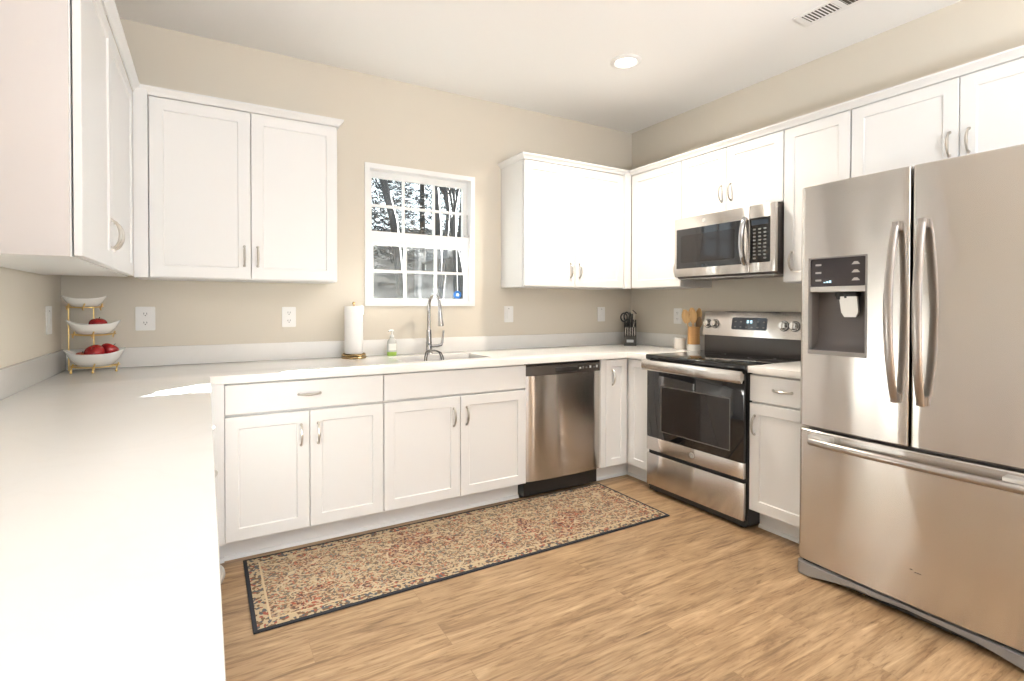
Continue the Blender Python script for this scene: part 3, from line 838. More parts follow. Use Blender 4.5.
def faucet():
    x, y = -1.912, -0.085
    f = thing('kitchen_faucet', 'chrome gooseneck faucet with pull-down spray head, behind the sink', 'faucet', (x, y, CTZ))
    mb = MB(); mb.lathe([(0.0, 0.9145), (0.028, 0.9145), (0.029, 0.920), (0.025, 0.926), (0.021, 0.932), (0.020, 0.985), (0.0215, 0.99), (0.019, 1.00), (0.0165, 1.07), (0.017, 1.078), (0.0, 1.078)], (x, y, 0), 24)
    build(mb, 'body', CHROME, f)
    pts = [(x, y, 1.078), (x, y, 1.12), (x, y, 1.18), (x, y, 1.225)]
    R = 0.082; cz = 1.235
    for k in range(1, 15):
        a = pi * k / 14 * 0.98
        pts.append((x + 0.010 * k / 14, y - R + R * cos(a), cz + R * sin(a) * 1.0))
    x2 = x + 0.010; y2 = pts[-1][1]
    pts.append((x2 + 0.001, y2 - 0.002, 1.205))
    mb = MB(); mb.tube(pts, 0.0115, 14); build(mb, 'spout', CHROME, f)
    mb = MB()
    mb.tube([(x2 + 0.001, y2 - 0.002, 1.208), (x2 + 0.001, y2 - 0.004, 1.19), (x2 + 0.002, y2 - 0.009, 1.15), (x2 + 0.003, y2 - 0.012, 1.118), (x2 + 0.003, y2 - 0.013, 1.108)], [0.0125, 0.0145, 0.016, 0.0195, 0.019], 16)
    build(mb, 'spray_head', CHROME, f)
    mb = MB(); mb.tube([(x + 0.015, y, 0.966), (x + 0.06, y - 0.003, 0.968), (x + 0.088, y - 0.005, 0.974), (x + 0.094, y - 0.006, 0.99), (x + 0.099, y - 0.007, 1.03), (x + 0.103, y - 0.009, 1.072)], [0.011, 0.011, 0.0105, 0.009, 0.0075, 0.0065], 12)
    build(mb, 'lever', CHROME, f)
    c = thing('sink_caddy', 'dark wire loop caddy straddling the sink divider in front of the faucet', 'caddy', (-1.915, -0.2, CTZ))
    mb = MB()
    for yy in (-0.135, -0.17):
        mb.tube([(-1.972, yy - 0.02, 0.86), (-1.965, yy - 0.015, 0.905), (-1.955, yy - 0.01, 0.935), (-1.93, yy, 0.944), (-1.89, yy, 0.942), (-1.862, yy - 0.01, 0.928), (-1.853, yy - 0.02, 0.90), (-1.851, yy - 0.03, 0.86)], 0.0045, 8)
    build(mb, 'wire_frame', simple('dark_wire', (0.10, 0.095, 0.09), 0.35, metal=0.7), c)
faucet()

# ------------------------------------------------------------------ dishwasher
def dishwasher():
    d = thing('dishwasher', 'stainless steel dishwasher under the back worktop, right of the sink cabinet', 'dishwasher', (-1.17, -0.3, 0))
    x0, x1 = -1.4715, -0.8675
    mb = MB(); mb.box(x0 + 0.004, x1 - 0.004, -0.59, -0.03, 0.02, 0.870); build(mb, 'tub', BLACKPL, d)
    # door with a gentle bow
    def bowed(z0, z1, yo, extra=0.0):
        mb = MB(); bm = mb.bm; n = 18
        front = []
        for i in range(n + 1):
            s = i / n; x = x0 + (x1 - x0) * s
            y = -0.622 - 0.016 * (1 - (2 * s - 1) ** 2) - extra
            if i == 0 or i == n: y += 0.006
            front.append((x, y))
        poly = front + [(x1, yo), (x0, yo)]
        mb.prism(poly, lambda u, v, w: Vector((u, v, w)), z0, z1)
        return mb
    build(bowed(0.122, 0.795, -0.592), 'door', STEEL, d)
    cp = build(bowed(0.797, 0.858, -0.592, 0.002), 'control_panel', simple('dark_bronze_panel', (0.065, 0.055, 0.048), 0.22, spec=0.6), d)
    mb = MB(); mb.box(x0, x1, -0.615, -0.592, 0.860, 0.870); build(mb, 'top_strip', BLACKPL, d)
    mb = MB(); mb.box(-1.255, -1.075, -0.6455, -0.62, 0.806, 0.842, 0.006); build(mb, 'pocket_handle', BLACKPL, cp)
    for i, x in enumerate((-1.055, -1.03, -1.0, -0.965, -0.93, -0.905)):
        mb = MB(); yb = -0.626 - 0.016 * (1 - (2 * (x - x0) / (x1 - x0) - 1) ** 2)
        mb.box(x - 0.006, x + 0.006, yb - 0.0025, yb + 0.004, 0.822, 0.832 + 0.006 * (i % 2)); build(mb, 'button', MARK if i in (0, 3, 5) else MARKD, cp)
    mb = MB(); mb.box(x0 + 0.003, x1 - 0.03, -0.55, -0.53, 0.002, 0.118); build(mb, 'kick_plate', BLACKPL, d)
    mb = MB(); mb.box(-0.897, -0.866, -0.544, -0.53, 0.0, 0.118); build(mb, 'toe_filler', CAB, d)
dishwasher()

# ------------------------------------------------------------------ range
def kitchen_range():
    r = thing('kitchen_range', 'freestanding stainless electric range with black glass cooktop and oven door', 'range', (-0.33, -1.225, 0))
    y0, y1 = -1.598, -0.852        # y0 is the fridge side
    mb = MB(); mb.box(-0.632, -0.03, y0, y1, 0.03, 0.885); build(mb, 'body', BLACKPL, r)
    mb = MB()
    mb.box(-0.668, -0.075, y0 - 0.0015, y1 + 0.0015, 0.886, 0.9185, 0.005)
    ck = build(mb, 'cooktop', BLACKGL, r)
    for (x, y, rr) in ((-0.50, -1.04, 0.10), (-0.50, -1.41, 0.115), (-0.24, -1.04, 0.09), (-0.24, -1.41, 0.08)):
        mb = MB(); n = 40
        A = []; B = []; 
        for k in range(n):
            a = 2 * pi * k / n
            A.append(mb.bm.verts.new((x + rr * cos(a), y + rr * sin(a), 0.9188))); B.append(mb.bm.verts.new((x + (rr - 0.003) * cos(a), y + (rr - 0.003) * sin(a), 0.9188)))
        for k in range(n): mb.bm.faces.new((A[k], A[(k + 1) % n], B[(k + 1) % n], B[k]))
        build(mb, 'burner_ring', simple('grey_burner_print', (0.06, 0.06, 0.06), 0.3), ck)
    # back guard: black vent strip below, tilted steel control panel above
    mb = MB(); mb.box(-0.092, -0.004, y0 + 0.004, y1 - 0.004, 0.90, 1.040, 0.004); bg = build(mb, 'back_guard', DARKPL, r)
    T = lambda u, v, w: Vector((u, w, v))
    poly = [(-0.105, 1.036), (-0.004, 1.036), (-0.004, 1.205), (-0.070, 1.205), (-0.078, 1.196)]
    mb = MB(); mb.prism(poly, T, y0, y1); cp = build(mb, 'control_panel', STEEL, r)
    # local frame on the tilted face
    p0 = Vector((-0.105, 0, 1.036)); p1 = Vector((-0.078, 0, 1.196)); up = (p1 - p0).normalized(); nn = Vector((-up.z, 0, up.x))
    TP = lambda u, v, w: Vector((0, u, 0)) + p0 + up * v + nn * w
    mb = MB(); mb.prism(rrect(-1.345, -1.085, 0.048, 0.130, 0.012), TP, -0.002, 0.003); ds = build(mb, 'display', LCD, cp)
    mb = MB()
    mb.prism(rrect(-1.215, -1.200, 0.092, 0.112, 0.002, 2), TP, 0.003, 0.0035); mb.prism(rrect(-1.240, -1.225, 0.092, 0.112, 0.002, 2), TP, 0.003, 0.0035)
    build(mb, 'clock_digits', DIGIT, ds)
    for i in range(6):
        for j in range(2):
            u = -1.325 + 0.042 * i
            if j == 1 and i in (2, 3): continue
            mb = MB(); mb.prism(rrect(u - 0.006, u + 0.008, 0.062 + 0.036 * j, 0.069 + 0.036 * j, 0.002, 2), TP, 0.003, 0.0035); build(mb, 'touch_pad', MARKD, ds)
    for u in (-0.888, -0.950, -1.462, -1.532):
        mb = MB()
        c = TP(u, 0.082, 0)
        mb.tube([c, c + nn * 0.006], [0.030, 0.029], 24); mb.tube([c + nn * 0.006, c + nn * 0.026, c + nn * 0.031], [0.026, 0.0235, 0.020], 24)
        a = c + nn * 0.032
        mb.quadbox([a + Vector((0, dy, 0)) + up * dv + nn * dn for dn in (-0.001, 0.006) for dy, dv in ((-0.004, -0.02), (0.004, -0.02), (0.004, 0.02), (-0.004, 0.02))])
        k = build(mb, 'knob', simple('bright_steel_knob', (0.72, 0.70, 0.68), 0.2, metal=1.0), cp)
        b = MB(); b.tube([c + nn * 0.0002, c + nn * 0.0025], [0.033, 0.033], 24); build(b, 'knob_skirt', BLACKPL, k)
    # oven door
    X = -0.661
    dm = MB(); dm.box(X, -0.633, y0 + 0.006, y1 - 0.006, 0.374, 0.876, 0.004); door = build(dm, 'oven_door', BLACKGL, r)
    TF = FACE_RIGHT(X)
    mb = MB(); mb.prism(rrect(-1.497, -0.990, 0.430, 0.715, 0.01), TF, -0.001, 0.0012); build(mb, 'oven_window', WINGL, door)
    fm = MB()
    fm.grid([-1.505, -1.499, -0.988, -0.982], [0.422, 0.428, 0.717, 0.723], lambda u, v: not (-1.499 < u < -0.988 and 0.428 < v < 0.717), TF, -0.001, 0.0015)
    build(fm, 'window_border', simple('grey_glass_border', (0.10, 0.095, 0.09), 0.2), door)
    mb = MB(); mb.box(X - 0.002, -0.633, y0 + 0.006, y1 - 0.006, 0.285, 0.3735, 0.003); build(mb, 'lower_band', STEEL, door)
    mb = MB()
    mb.tube([(X - 0.034, y1 + 0.002, 0.851), (X - 0.034, -1.225, 0.851), (X - 0.034, y0 - 0.002, 0.851)], 0.034, 18, flat=(Vector((1, 0, 0)), 0.34))
    h = build(mb, 'handle', STEEL, door)
    for yy in (y1 - 0.02, y0 + 0.02):
        mb = MB(); mb.box(X - 0.034, X + 0.002, yy - 0.014, yy + 0.014, 0.832, 0.868, 0.004); build(mb, 'handle_post', STEELH, h)
    mb = MB(); c = TF(-1.236, 0.331, 0.002); mb.tube([c, c + Vector((-0.002, 0, 0))], [0.017, 0.0165], 24); e = build(mb, 'round_emblem', SILVPL, door)
    mb = MB()
    for rr in (0.0125, 0.006):
        mb.tube([c + Vector((-0.0022, rr * cos(2 * pi * k / 24), rr * sin(2 * pi * k / 24))) for k in range(24)], 0.0009, 6, closed=True)
    build(mb, 'emblem_rings', MARKD, e)
    # warming drawer
    mb = MB(); mb.box(-0.661, -0.633, y0 + 0.006, y1 - 0.006, 0.052, 0.262, 0.004); build(mb, 'storage_drawer', STEEL, r)
    mb = MB(); mb.box(-0.636, -0.05, y0 + 0.01, y1 - 0.01, 0.012, 0.06); build(mb, 'base', BLACKPL, r)
    for (x, y) in ((-0.60, y0 + 0.05), (-0.60, y1 - 0.05), (-0.1, y0 + 0.05), (-0.1, y1 - 0.05)):
        mb = MB(); mb.cyl((x, y, 0), (x, y, 0.02), 0.02); build(mb, 'foot', BLACKPL, r)
kitchen_range()

# ------------------------------------------------------------------ microwave
def microwave():
    m = thing('microwave', 'stainless over-the-range microwave with black glass door under the short cabinet', 'microwave', (-0.2, -1.225, 1.43))
    y0, y1 = -1.5975, -0.8515; X = -0.400
    mb = MB()
    poly = [(-0.002, 1.436), (-0.002, 1.843), (-0.372, 1.843), (-0.372, 1.440), (-0.36, 1.430), (-0.05, 1.430)]
    mb.prism(poly, lambda u, v, w: Vector((u, w, v)), y0 + 0.003, y1 - 0.003); build(mb, 'body', simple('dark_brown_casing', (0.055, 0.045, 0.042), 0.4), m)
    TF = FACE_RIGHT(X)
    fd = MB()
    T = lambda u, v, w: Vector((w, u, v))
    fd.box(X, -0.373, -1.4315, y1, 1.442, 1.841, 0.004); door = build(fd, 'door', STEEL, m)
    mb = MB(); mb.prism(rrect(-1.385, -0.872, 1.497, 1.765, 0.004), TF, -0.001, 0.0015); gl = build(mb, 'door_glass', BLACKGL, door)
    mb = MB(); mb.prism(rrect(-1.33, -0.91, 1.535, 1.72, 0.012), TF, 0.0015, 0.0022); build(mb, 'door_window', WINGL, gl)
    # vertical handle: bowed chrome-edged grip
    mb = MB(); n = 12; pts = []
    for i in range(n + 1):
        s = i / n; pts.append((X - 0.008 - 0.038 * sin(pi * s) ** 0.5, -1.410, 1.495 + 0.275 * s))
    mb.tube(pts, 0.016, 14, flat=(Vector((0, 1, 0)), 1.0)); build(mb, 'handle', CHROME, door)
    fr = MB(); fr.box(X, -0.373, y0, -1.4325, 1.442, 1.841, 0.004); cp = build(fr, 'control_frame', STEEL, m)
    mb = MB(); mb.prism(rrect(-1.567, -1.437, 1.500, 1.765, 0.004), TF, -0.001, 0.0015); kp = build(mb, 'control_panel', BLACKGL, cp)
    mb = MB(); mb.prism(rrect(-1.555, -1.448, 1.722, 1.752, 0.003), TF, 0.0015, 0.002); build(mb, 'display', LCD, kp)
    for j in range(9):
        for i in range(3):
            if j in (0,) and i == 1: continue
            u = -1.543 + 0.034 * i; v = 1.520 + 0.0215 * j
            mb = MB(); mb.prism(rrect(u, u + 0.017, v, v + 0.009, 0.002, 2), TF, 0.0015, 0.0021); build(mb, 'key', MARKD, kp)
    mb = MB(); c = TF(-1.10, 1.803, 0.0); mb.tube([c, c + Vector((-0.0015, 0, 0))], [0.014, 0.0135], 24); build(mb, 'round_emblem', SILVPL, door)
    mb = MB(); mb.box(-0.33, -0.08, -1.17, -0.95, 1.4255, 1.4305); mb.box(-0.33, -0.08, -1.50, -1.28, 1.4255, 1.4305); build(mb, 'grease_filter', GREYPL, m)
    mb = MB(); mb.box(-0.371, -0.34, y0 + 0.02, y1 - 0.02, 1.4245, 1.4305); build(mb, 'front_lip', simple('grey_metal', (0.32, 0.30, 0.28), 0.4, metal=0.8), m)
microwave()

# ------------------------------------------------------------------ refrigerator
def fridge():
    f = thing('refrigerator', 'tall stainless french-door refrigerator with water dispenser and bottom freezer drawer', 'refrigerator', (-0.42, -2.445, 0))
    YA, YG, YB = -1.990, -2.4455, -2.901       # left edge, gap, right edge (as seen)
    XD, XB = -0.745, -0.738
    mb = MB(); mb.box(XB, -0.03, YB + 0.004, YA - 0.004, 0.035, 1.765, 0.004); build(mb, 'case', simple('grey_fridge_side', (0.30, 0.28, 0.26), 0.4, metal=0.5), f)
    half = 0.5 * (YA - YB)
    def front(y):
        s = (y - YG) / half
        return -0.836 + 0.014 * s * s
    def profile(ya, yb, ra, rb, extra=()):
        """ya>yb; front x by y, rounded corners of radius ra at ya, rb at yb"""
        ys = set(extra)
        pts = []
        n = 6
        for k in range(n + 1):
            a = radians(90 * k / n)
            y = ya - ra + ra * cos(a); pts.append((y, front(ya - ra) + ra - ra * sin(a)))
        m = 12
        mids = sorted(set([ya - ra - (ya - ra - yb - rb) * i / m for i in range(1, m)] + [e for e in ys]), reverse=True)
        for y in mids: pts.append((y, front(y)))
        for k in range(n + 1):
            a = radians(90 * k / n)
            y = yb + rb - rb * sin(a); pts.append((y, front(yb + rb) + rb - rb * cos(a)))
        return pts
    def door_mesh(ya, yb, z0, z1, ra, rb, hole=None):
        mb = MB(); bm = mb.bm
        ex = (hole[0], hole[1]) if hole else ()
        P = profile(ya, yb, ra, rb, ex)
        zs = [z0, z0 + 0.004, z1 - 0.004, z1]
        ins = [0.004, 0, 0, 0.004]
        if hole: zs = [z0, z0 + 0.004, hole[2], hole[3], z1 - 0.004, z1]; ins = [0.004, 0, 0, 0, 0, 0.004]
        G = []
        for z, i in zip(zs, ins):
            G.append([bm.verts.new((x + i, y, z)) for y, x in P])
        for a in range(len(zs) - 1):
            for k in range(len(P) - 1):
                yc = 0.5 * (P[k][0] + P[k + 1][0]); zc = 0.5 * (zs[a] + zs[a + 1])
                if hole and hole[1] < yc < hole[0] and hole[2] < zc < hole[3]: continue
                bm.faces.new((G[a][k], G[a][k + 1], G[a + 1][k + 1], G[a + 1][k]))
        # back
        Bk = [[bm.verts.new((XD, y, z)) for y in (P[0][0], P[-1][0])] for z in (z0, z1)]
        bm.faces.new(G[0] + [Bk[0][1], Bk[0][0]]); bm.faces.new(G[-1] + [Bk[1][1], Bk[1][0]])
        bm.faces.new((Bk[0][0], Bk[0][1], Bk[1][1], Bk[1][0]))
        L = [G[i][0] for i in range(len(zs))]; R = [G[i][-1] for i in range(len(zs))]
        bm.faces.new(L + [Bk[1][0], Bk[0][0]]); bm.faces.new(R + [Bk[1][1], Bk[0][1]])
        return mb
    H = (-2.045, -2.286, 1.028, 1.458)
    dl = build(door_mesh(YA, YG + 0.004, 0.690, 1.792, 0.030, 0.008, H), 'left_door', STEEL, f)
    dr = build(door_mesh(YG - 0.004, YB, 0.690, 1.792, 0.008, 0.030), 'right_door', STEEL, f)
    fz = build(door_mesh(YA, YB, 0.068, 0.676, 0.030, 0.030), 'freezer_drawer', STEEL, f)
    # bow handles of the doors
    def bow(y0s, side):
        mb = MB(); pts = []; n = 20
        for i in range(n + 1):
            s = i / n; z = 0.862 + 0.715 * s
            b = sin(pi * s) ** 0.8
            pts.append((-0.848 - 0.052 * b - 0.006, y0s + side * 0.004 * b, z))
        rs = [0.0140 + 0.0025 * sin(pi * i / n) for i in range(n + 1)]
        mb.tube(pts, rs, 16, flat=(Vector((1, 0, 0)), 0.62))
        for z in (0.878, 1.561):
            mb.box(-0.866, -0.826, y0s - 0.013, y0s + 0.013, z - 0.018, z + 0.018, 0.004)
        return mb
    build(bow(-2.4015, 1), 'handle', STEELH, dl); build(bow(-2.4895, -1), 'handle', STEELH, dr)
    # horizontal freezer handle
    mb = MB(); n = 16; pts = []
    for i in range(n + 1):
        s = i / n; y = -2.070 + (-2.822 + 2.070) * s
        pts.append((-0.862 - 0.020 * sin(pi * s) ** 0.6, y, 0.632))
    mb.tube(pts, 0.0165, 16)
    hz = build(mb, 'handle', STEELH, fz)
    for y in (-2.112, -2.780):
        mb = MB(); mb.box(-0.872, -0.824, y - 0.048, y + 0.048, 0.634, 0.664, 0.006); build(mb, 'handle_post', SILVPL, hz)
    # dispenser in the left door
    d0 = front(H[0])
    rec = MB()
    y0, y1, z0, z1 = H
    poly = [(-0.8265, z0 + 0.0), (-0.8265, 1.306), (-0.752, 1.306), (-0.752, 1.12), (-0.760, 1.08), (-0.785, 1.05), (-0.8205, 1.042), (-0.8225, z0)]
    A = [rec.bm.verts.new((x, y0, z)) for x, z in [(d0 + 0.004, 1.306), (-0.752, 1.306), (-0.752, 1.12), (-0.760, 1.08), (-0.785, 1.052), (d0 + 0.004, 1.040)]]
    B = [rec.bm.verts.new((x, y1, z)) for x, z in [(d0 + 0.004, 1.306), (-0.752, 1.306), (-0.752, 1.12), (-0.760, 1.08), (-0.785, 1.052), (d0 + 0.004, 1.040)]]
    for k in range(5): rec.bm.faces.new((A[k], A[k + 1], B[k + 1], B[k]))
    rec.bm.faces.new(A); rec.bm.faces.new(B[::-1])
    dp = build(rec, 'dispenser_recess', simple('dispenser_grey', (0.135, 0.12, 0.115), 0.28, spec=0.5), dl)
    # frame around the opening (thin silver) incl. lower tray lip
    T = lambda u, v, w: Vector((w, u, v))
    mb = MB(); mb.grid([y1 - 0.002, y1 + 0.004, y0 - 0.004, y0 + 0.002], [z0 - 0.002, z0 + 0.016, z1 - 0.003, z1 + 0.002], lambda u, v: not (y1 + 0.004 < u < y0 - 0.004 and z0 + 0.016 < v < z1 - 0.003), T, front(y1) - 0.003, d0 + 0.008)
    build(mb, 'dispenser_frame', GREYPL, dp)
    XP = front(y0) - 0.002
    mb = MB(); mb.prism(rrect(y1 + 0.005, y0 - 0.005, 1.331, z1 - 0.003, 0.010), T, XP - 0.002, XP + 0.02); pn = build(mb, 'control_panel', simple('smoked_panel', (0.032, 0.026, 0.028), 0.10, spec=0.6), dp)
    mb = MB(); mb.box(XP - 0.006, XP + 0.012, y1 + 0.004, y0 - 0.004, 1.306, 1.330, 0.002); build(mb, 'silver_strip', SILVPL, dp)
    BS = simple('button_silver', (0.42, 0.40, 0.38), 0.4)
    for z in (1.426, 1.391, 1.357):
        mb = MB(); mb.prism(rrect(y0 - 0.052, y0 - 0.026, z - 0.003, z + 0.005, 0.002, 2), T, XP - 0.003, XP); build(mb, 'button', BS, pn)
        mb = MB(); mb.prism([(y1 + 0.028, z - 0.004), (y1 + 0.062, z - 0.004), (y1 + 0.052, z + 0.008), (y1 + 0.038, z + 0.008)], T, XP - 0.003, XP); build(mb, 'button', BS, pn)
    mb = MB()
    for k in range(3): mb.prism([(y0 - 0.062 - 0.012 * k, 1.346), (y0 - 0.071 - 0.012 * k, 1.346), (y0 - 0.071 - 0.012 * k, 1.350 + 0.003 * k), (y0 - 0.062 - 0.012 * k, 1.350 + 0.003 * k)], T, XP - 0.003, XP)
    build(mb, 'indicator_bars', DIGIT, pn)
    mb = MB(); mb.cyl((-0.79, -2.155, 1.306), (-0.79, -2.155, 1.272), 0.016, 0.012); mb.cyl((-0.79, -2.185, 1.306), (-0.79, -2.185, 1.278), 0.014, 0.011); mb.box(-0.80, -0.765, -2.23, -2.14, 1.285, 1.306, 0.003)
    build(mb, 'water_nozzle', BLACKPL, dp)
    mb = MB(); T2 = lambda u, v, w: Vector((-0.800 + w + (1.28 - v) * 0.12, u, v))
    mb.prism([(-2.158, 1.285), (-2.232, 1.285), (-2.234, 1.215), (-2.222, 1.195), (-2.176, 1.195), (-2.164, 1.215)], T2, 0, 0.012); build(mb, 'dispenser_paddle', SILVPL, dp)
    # base: dark grille and grey corner feet
    mb = MB(); mb.box(-0.80, -0.06, YB + 0.01, YA - 0.01, 0.012, 0.064); build(mb, 'base_grille', BLACKPL, f)
    mb = MB()
    poly = [(-0.76, YA - 0.004), (-0.815, YA - 0.004), (-0.838, YA - 0.02), (-0.842, YA - 0.06), (-0.838, YA - 0.13), (-0.832, YA - 0.24), (-0.832, YG), (-0.81, YG), (-0.81, YA - 0.02)]
    lo = [mb.bm.verts.new((x, y, (0.004, 0.004, 0.004, 0.006, 0.018, 0.036, 0.044, 0.044, 0.004)[k])) for k, (x, y) in enumerate(poly)]; hi = [mb.bm.verts.new((x, y, 0.058)) for x, y in poly]
    for k in range(9): mb.bm.faces.new((lo[k], lo[(k + 1) % 9], hi[(k + 1) % 9], hi[k]))
    mb.bm.faces.new(lo[::-1]); mb.bm.faces.new(hi)
    mb2 = [(x, 2 * YG - y) for x, y in poly]
    lo = [mb.bm.verts.new((x, y, (0.004, 0.004, 0.004, 0.006, 0.018, 0.036, 0.044, 0.044, 0.004)[k])) for k, (x, y) in enumerate(mb2)]; hi = [mb.bm.verts.new((x, y, 0.058)) for x, y in mb2]
    for k in range(9): mb.bm.faces.new((lo[k], hi[k], hi[(k + 1) % 9], lo[(k + 1) % 9]))
    mb.bm.faces.new(lo); mb.bm.faces.new(hi[::-1])
    build(mb, 'base_cover', GREYPL, f)
    for y in (YA - 0.06, YB + 0.06):
        for x in (-0.72, -0.12):
            mb = MB(); mb.cyl((x, y, 0), (x, y, 0.03), 0.022); build(mb, 'foot', BLACKPL, f)
    mb = MB(); mb.box(-0.80, -0.70, YA - 0.09, YA - 0.012, 1.765, 1.787, 0.006); build(mb, 'hinge_cover', GREYPL, f)
    mb = MB(); mb.box(-0.80, -0.70, YB + 0.012, YB + 0.09, 1.765, 1.787, 0.006); build(mb, 'hinge_cover', GREYPL, f)
    # old scuff on the freezer drawer
    mb = MB(); xs = front(-2.468) - 0.0004
    mb.box(xs, xs + 0.001, -2.462, -2.452, 0.2115, 0.2140); mb.box(xs, xs + 0.001, -2.490, -2.468, 0.205, 0.2075); build(mb, 'scuff_mark', DARKPL, fz)
fridge()

# ------------------------------------------------------------------ rug
def rug():
    mb = MB(); cx, cy = -1.9605, -0.918
    mb.box(cx - RUG_HX, cx + RUG_HX, cy - RUG_HY, cy + RUG_HY, 0.0006, 0.0075, 0.003)
    o = build(mb, 'runner_rug', mat_rug(), org=(cx, cy, 0))
    tag(o, 'long narrow runner rug with dense tan, rust and slate pattern and dark border', 'rug')
rug()

# ------------------------------------------------------------------ outlets and switches
def outlet(label, T, u, v, w=0.080, h=0.122, kind='outlet'):
    c = T(u, v, 0)
    o = thing('wall_outlet' if kind == 'outlet' else 'light_switch', label, kind if kind == 'outlet' else 'switch', tuple(c), 'electrical plates on the walls')
    mb = MB(); mb.prism(rrect(u - w / 2, u + w / 2, v - h / 2, v + h / 2, 0.006, 3), T, 0.0005, 0.006); build(mb, 'cover_plate', PLATE, o)
    if kind == 'outlet':
        for s in (-1, 1):
            mb = MB(); mb.prism(rrect(u - 0.017, u + 0.017, v + s * 0.024 - 0.016, v + s * 0.024 + 0.016, 0.008, 4), T, 0.006, 0.0085); k = build(mb, 'socket', PLATE, o)
            mb = MB()
            for q in (-0.0065, 0.0065): mb.prism(rrect(u + q - 0.0012, u + q + 0.0012, v + s * 0.024 - 0.002, v + s * 0.024 + 0.008, 0.0006, 1), T, 0.0085, 0.0088)
            mb.prism(rrect(u - 0.0025, u + 0.0025, v + s * 0.024 - 0.010, v + s * 0.024 - 0.005, 0.001, 1), T, 0.0085, 0.0088)
            build(mb, 'slots', SLOT, k)
    else:
        mb = MB(); mb.prism(rrect(u - 0.017, u + 0.017, v - 0.034, v + 0.034, 0.003, 2), T, 0.006, 0.010); k = build(mb, 'rocker', PLATE, o)
        mb = MB(); mb.prism(rrect(u - 0.004, u + 0.004, v + 0.040, v + 0.044, 0.001, 1), T, 0.006, 0.0068); build(mb, 'screw', SLOT, k)
WB = FACE_BACK(0.0); WR = FACE_RIGHT(0.0); WLf = FACE_LEFT(XL)
outlet('white wall outlet beside the tiered fruit stand, left of the corner cabinet doors', WB, -3.495, 1.170, 0.088, 0.128)
outlet('white wall outlet on the back wall between fruit stand and paper towel', WB, -2.780, 1.172, 0.078, 0.122)
outlet('white rocker plate on the back wall just right of the window', WB, -1.241, 1.178, 0.078, 0.122, 'switch')
outlet('white rocker plate on the back wall near the knife block', WB, -0.340, 1.172, 0.078, 0.122, 'switch')
outlet('white rocker plate on the left wall beside the fruit stand', WLf, -0.255, 1.172, 0.088, 0.130, 'switch')
outlet('white wall outlet on the right wall left of the wooden utensils', WR, -0.527, 1.163, 0.078, 0.122)

# ------------------------------------------------------------------ ceiling fittings
def ceiling_fittings():
    def downlight(x, y, label, cat='ceiling light'):
        l = thing('recessed_light', label, cat, (x, y, CH), 'recessed ceiling lights')
        mb = MB()
        mb.lathe([(0.062, CH - 0.0005), (0.095, CH - 0.0005), (0.095, CH - 0.006), (0.086, CH - 0.012), (0.070, CH - 0.014), (0.062, CH - 0.006)], (x, y, 0), 36)
        build(mb, 'trim_ring', TRIM, l)
        mb = MB(); mb.lathe([(0.0, CH - 0.011), (0.050, CH - 0.0105), (0.066, CH - 0.007), (0.066, CH - 0.0015), (0.0, CH - 0.0015)], (x, y, 0), 36)
        build(mb, 'diffuser', simple('lit_lamp_diffuser', (0.9, 0.9, 0.88), 0.5, emit=(1.0, 0.95, 0.86), estr=6.0), l)
        add_area('lamp_beam', (x, y, CH - 0.02), (0, 0, -1), 0.12, 0.12, 24, (1.0, 0.90, 0.77), 'DISK', 135)
    downlight(-0.981, -0.989, 'round lit recessed ceiling light over the range corner')
    v = thing('ceiling_vent', 'white rectangular ceiling air vent with two louvre sections, near the upper right', 'vent', (-0.49, -2.0, CH))
    x0, x1, y0, y1 = -0.565, -0.425, -2.19, -1.79
    T = lambda u, w, z: Vector((u, w, z))
    mb = MB(); ym = 0.5 * (y0 + y1)
    mb.grid([x0, x0 + 0.020, x1 - 0.020, x1], [y0, y0 + 0.03, ym - 0.012, ym + 0.012, y1 - 0.03, y1], lambda u, w: not (x0 + 0.020 < u < x1 - 0.020 and (y0 + 0.03 < w < ym - 0.012 or ym + 0.012 < w < y1 - 0.03)), T, CH - 0.007, CH - 0.0005)
    build(mb, 'frame', TRIM, v)
    mb = MB(); mb.box(x0 + 0.02, x1 - 0.02, y0 + 0.02, y1 - 0.02, CH - 0.002, CH - 0.0008); build(mb, 'duct_opening', simple('dark_duct', (0.10, 0.085, 0.07), 0.8), v)
    for a, b, sg in ((y0 + 0.032, ym - 0.013, 1), (ym + 0.013, y1 - 0.032, -1)):
        n = 9
        mb = MB()
        for k in range(n):
            y = a + (b - a) * (k + 0.5) / n
            mb.quadbox([(x, y + dy + (sg * 0.004 if z > CH - 0.004 else 0), z) for z in (CH - 0.0055, CH - 0.003) for x, dy in ((x0 + 0.020, -0.0005), (x1 - 0.020, -0.0005), (x1 - 0.020, 0.0005), (x0 + 0.020, 0.0005))])
        build(mb, 'louvres', TRIM, v)
ceiling_fittings()

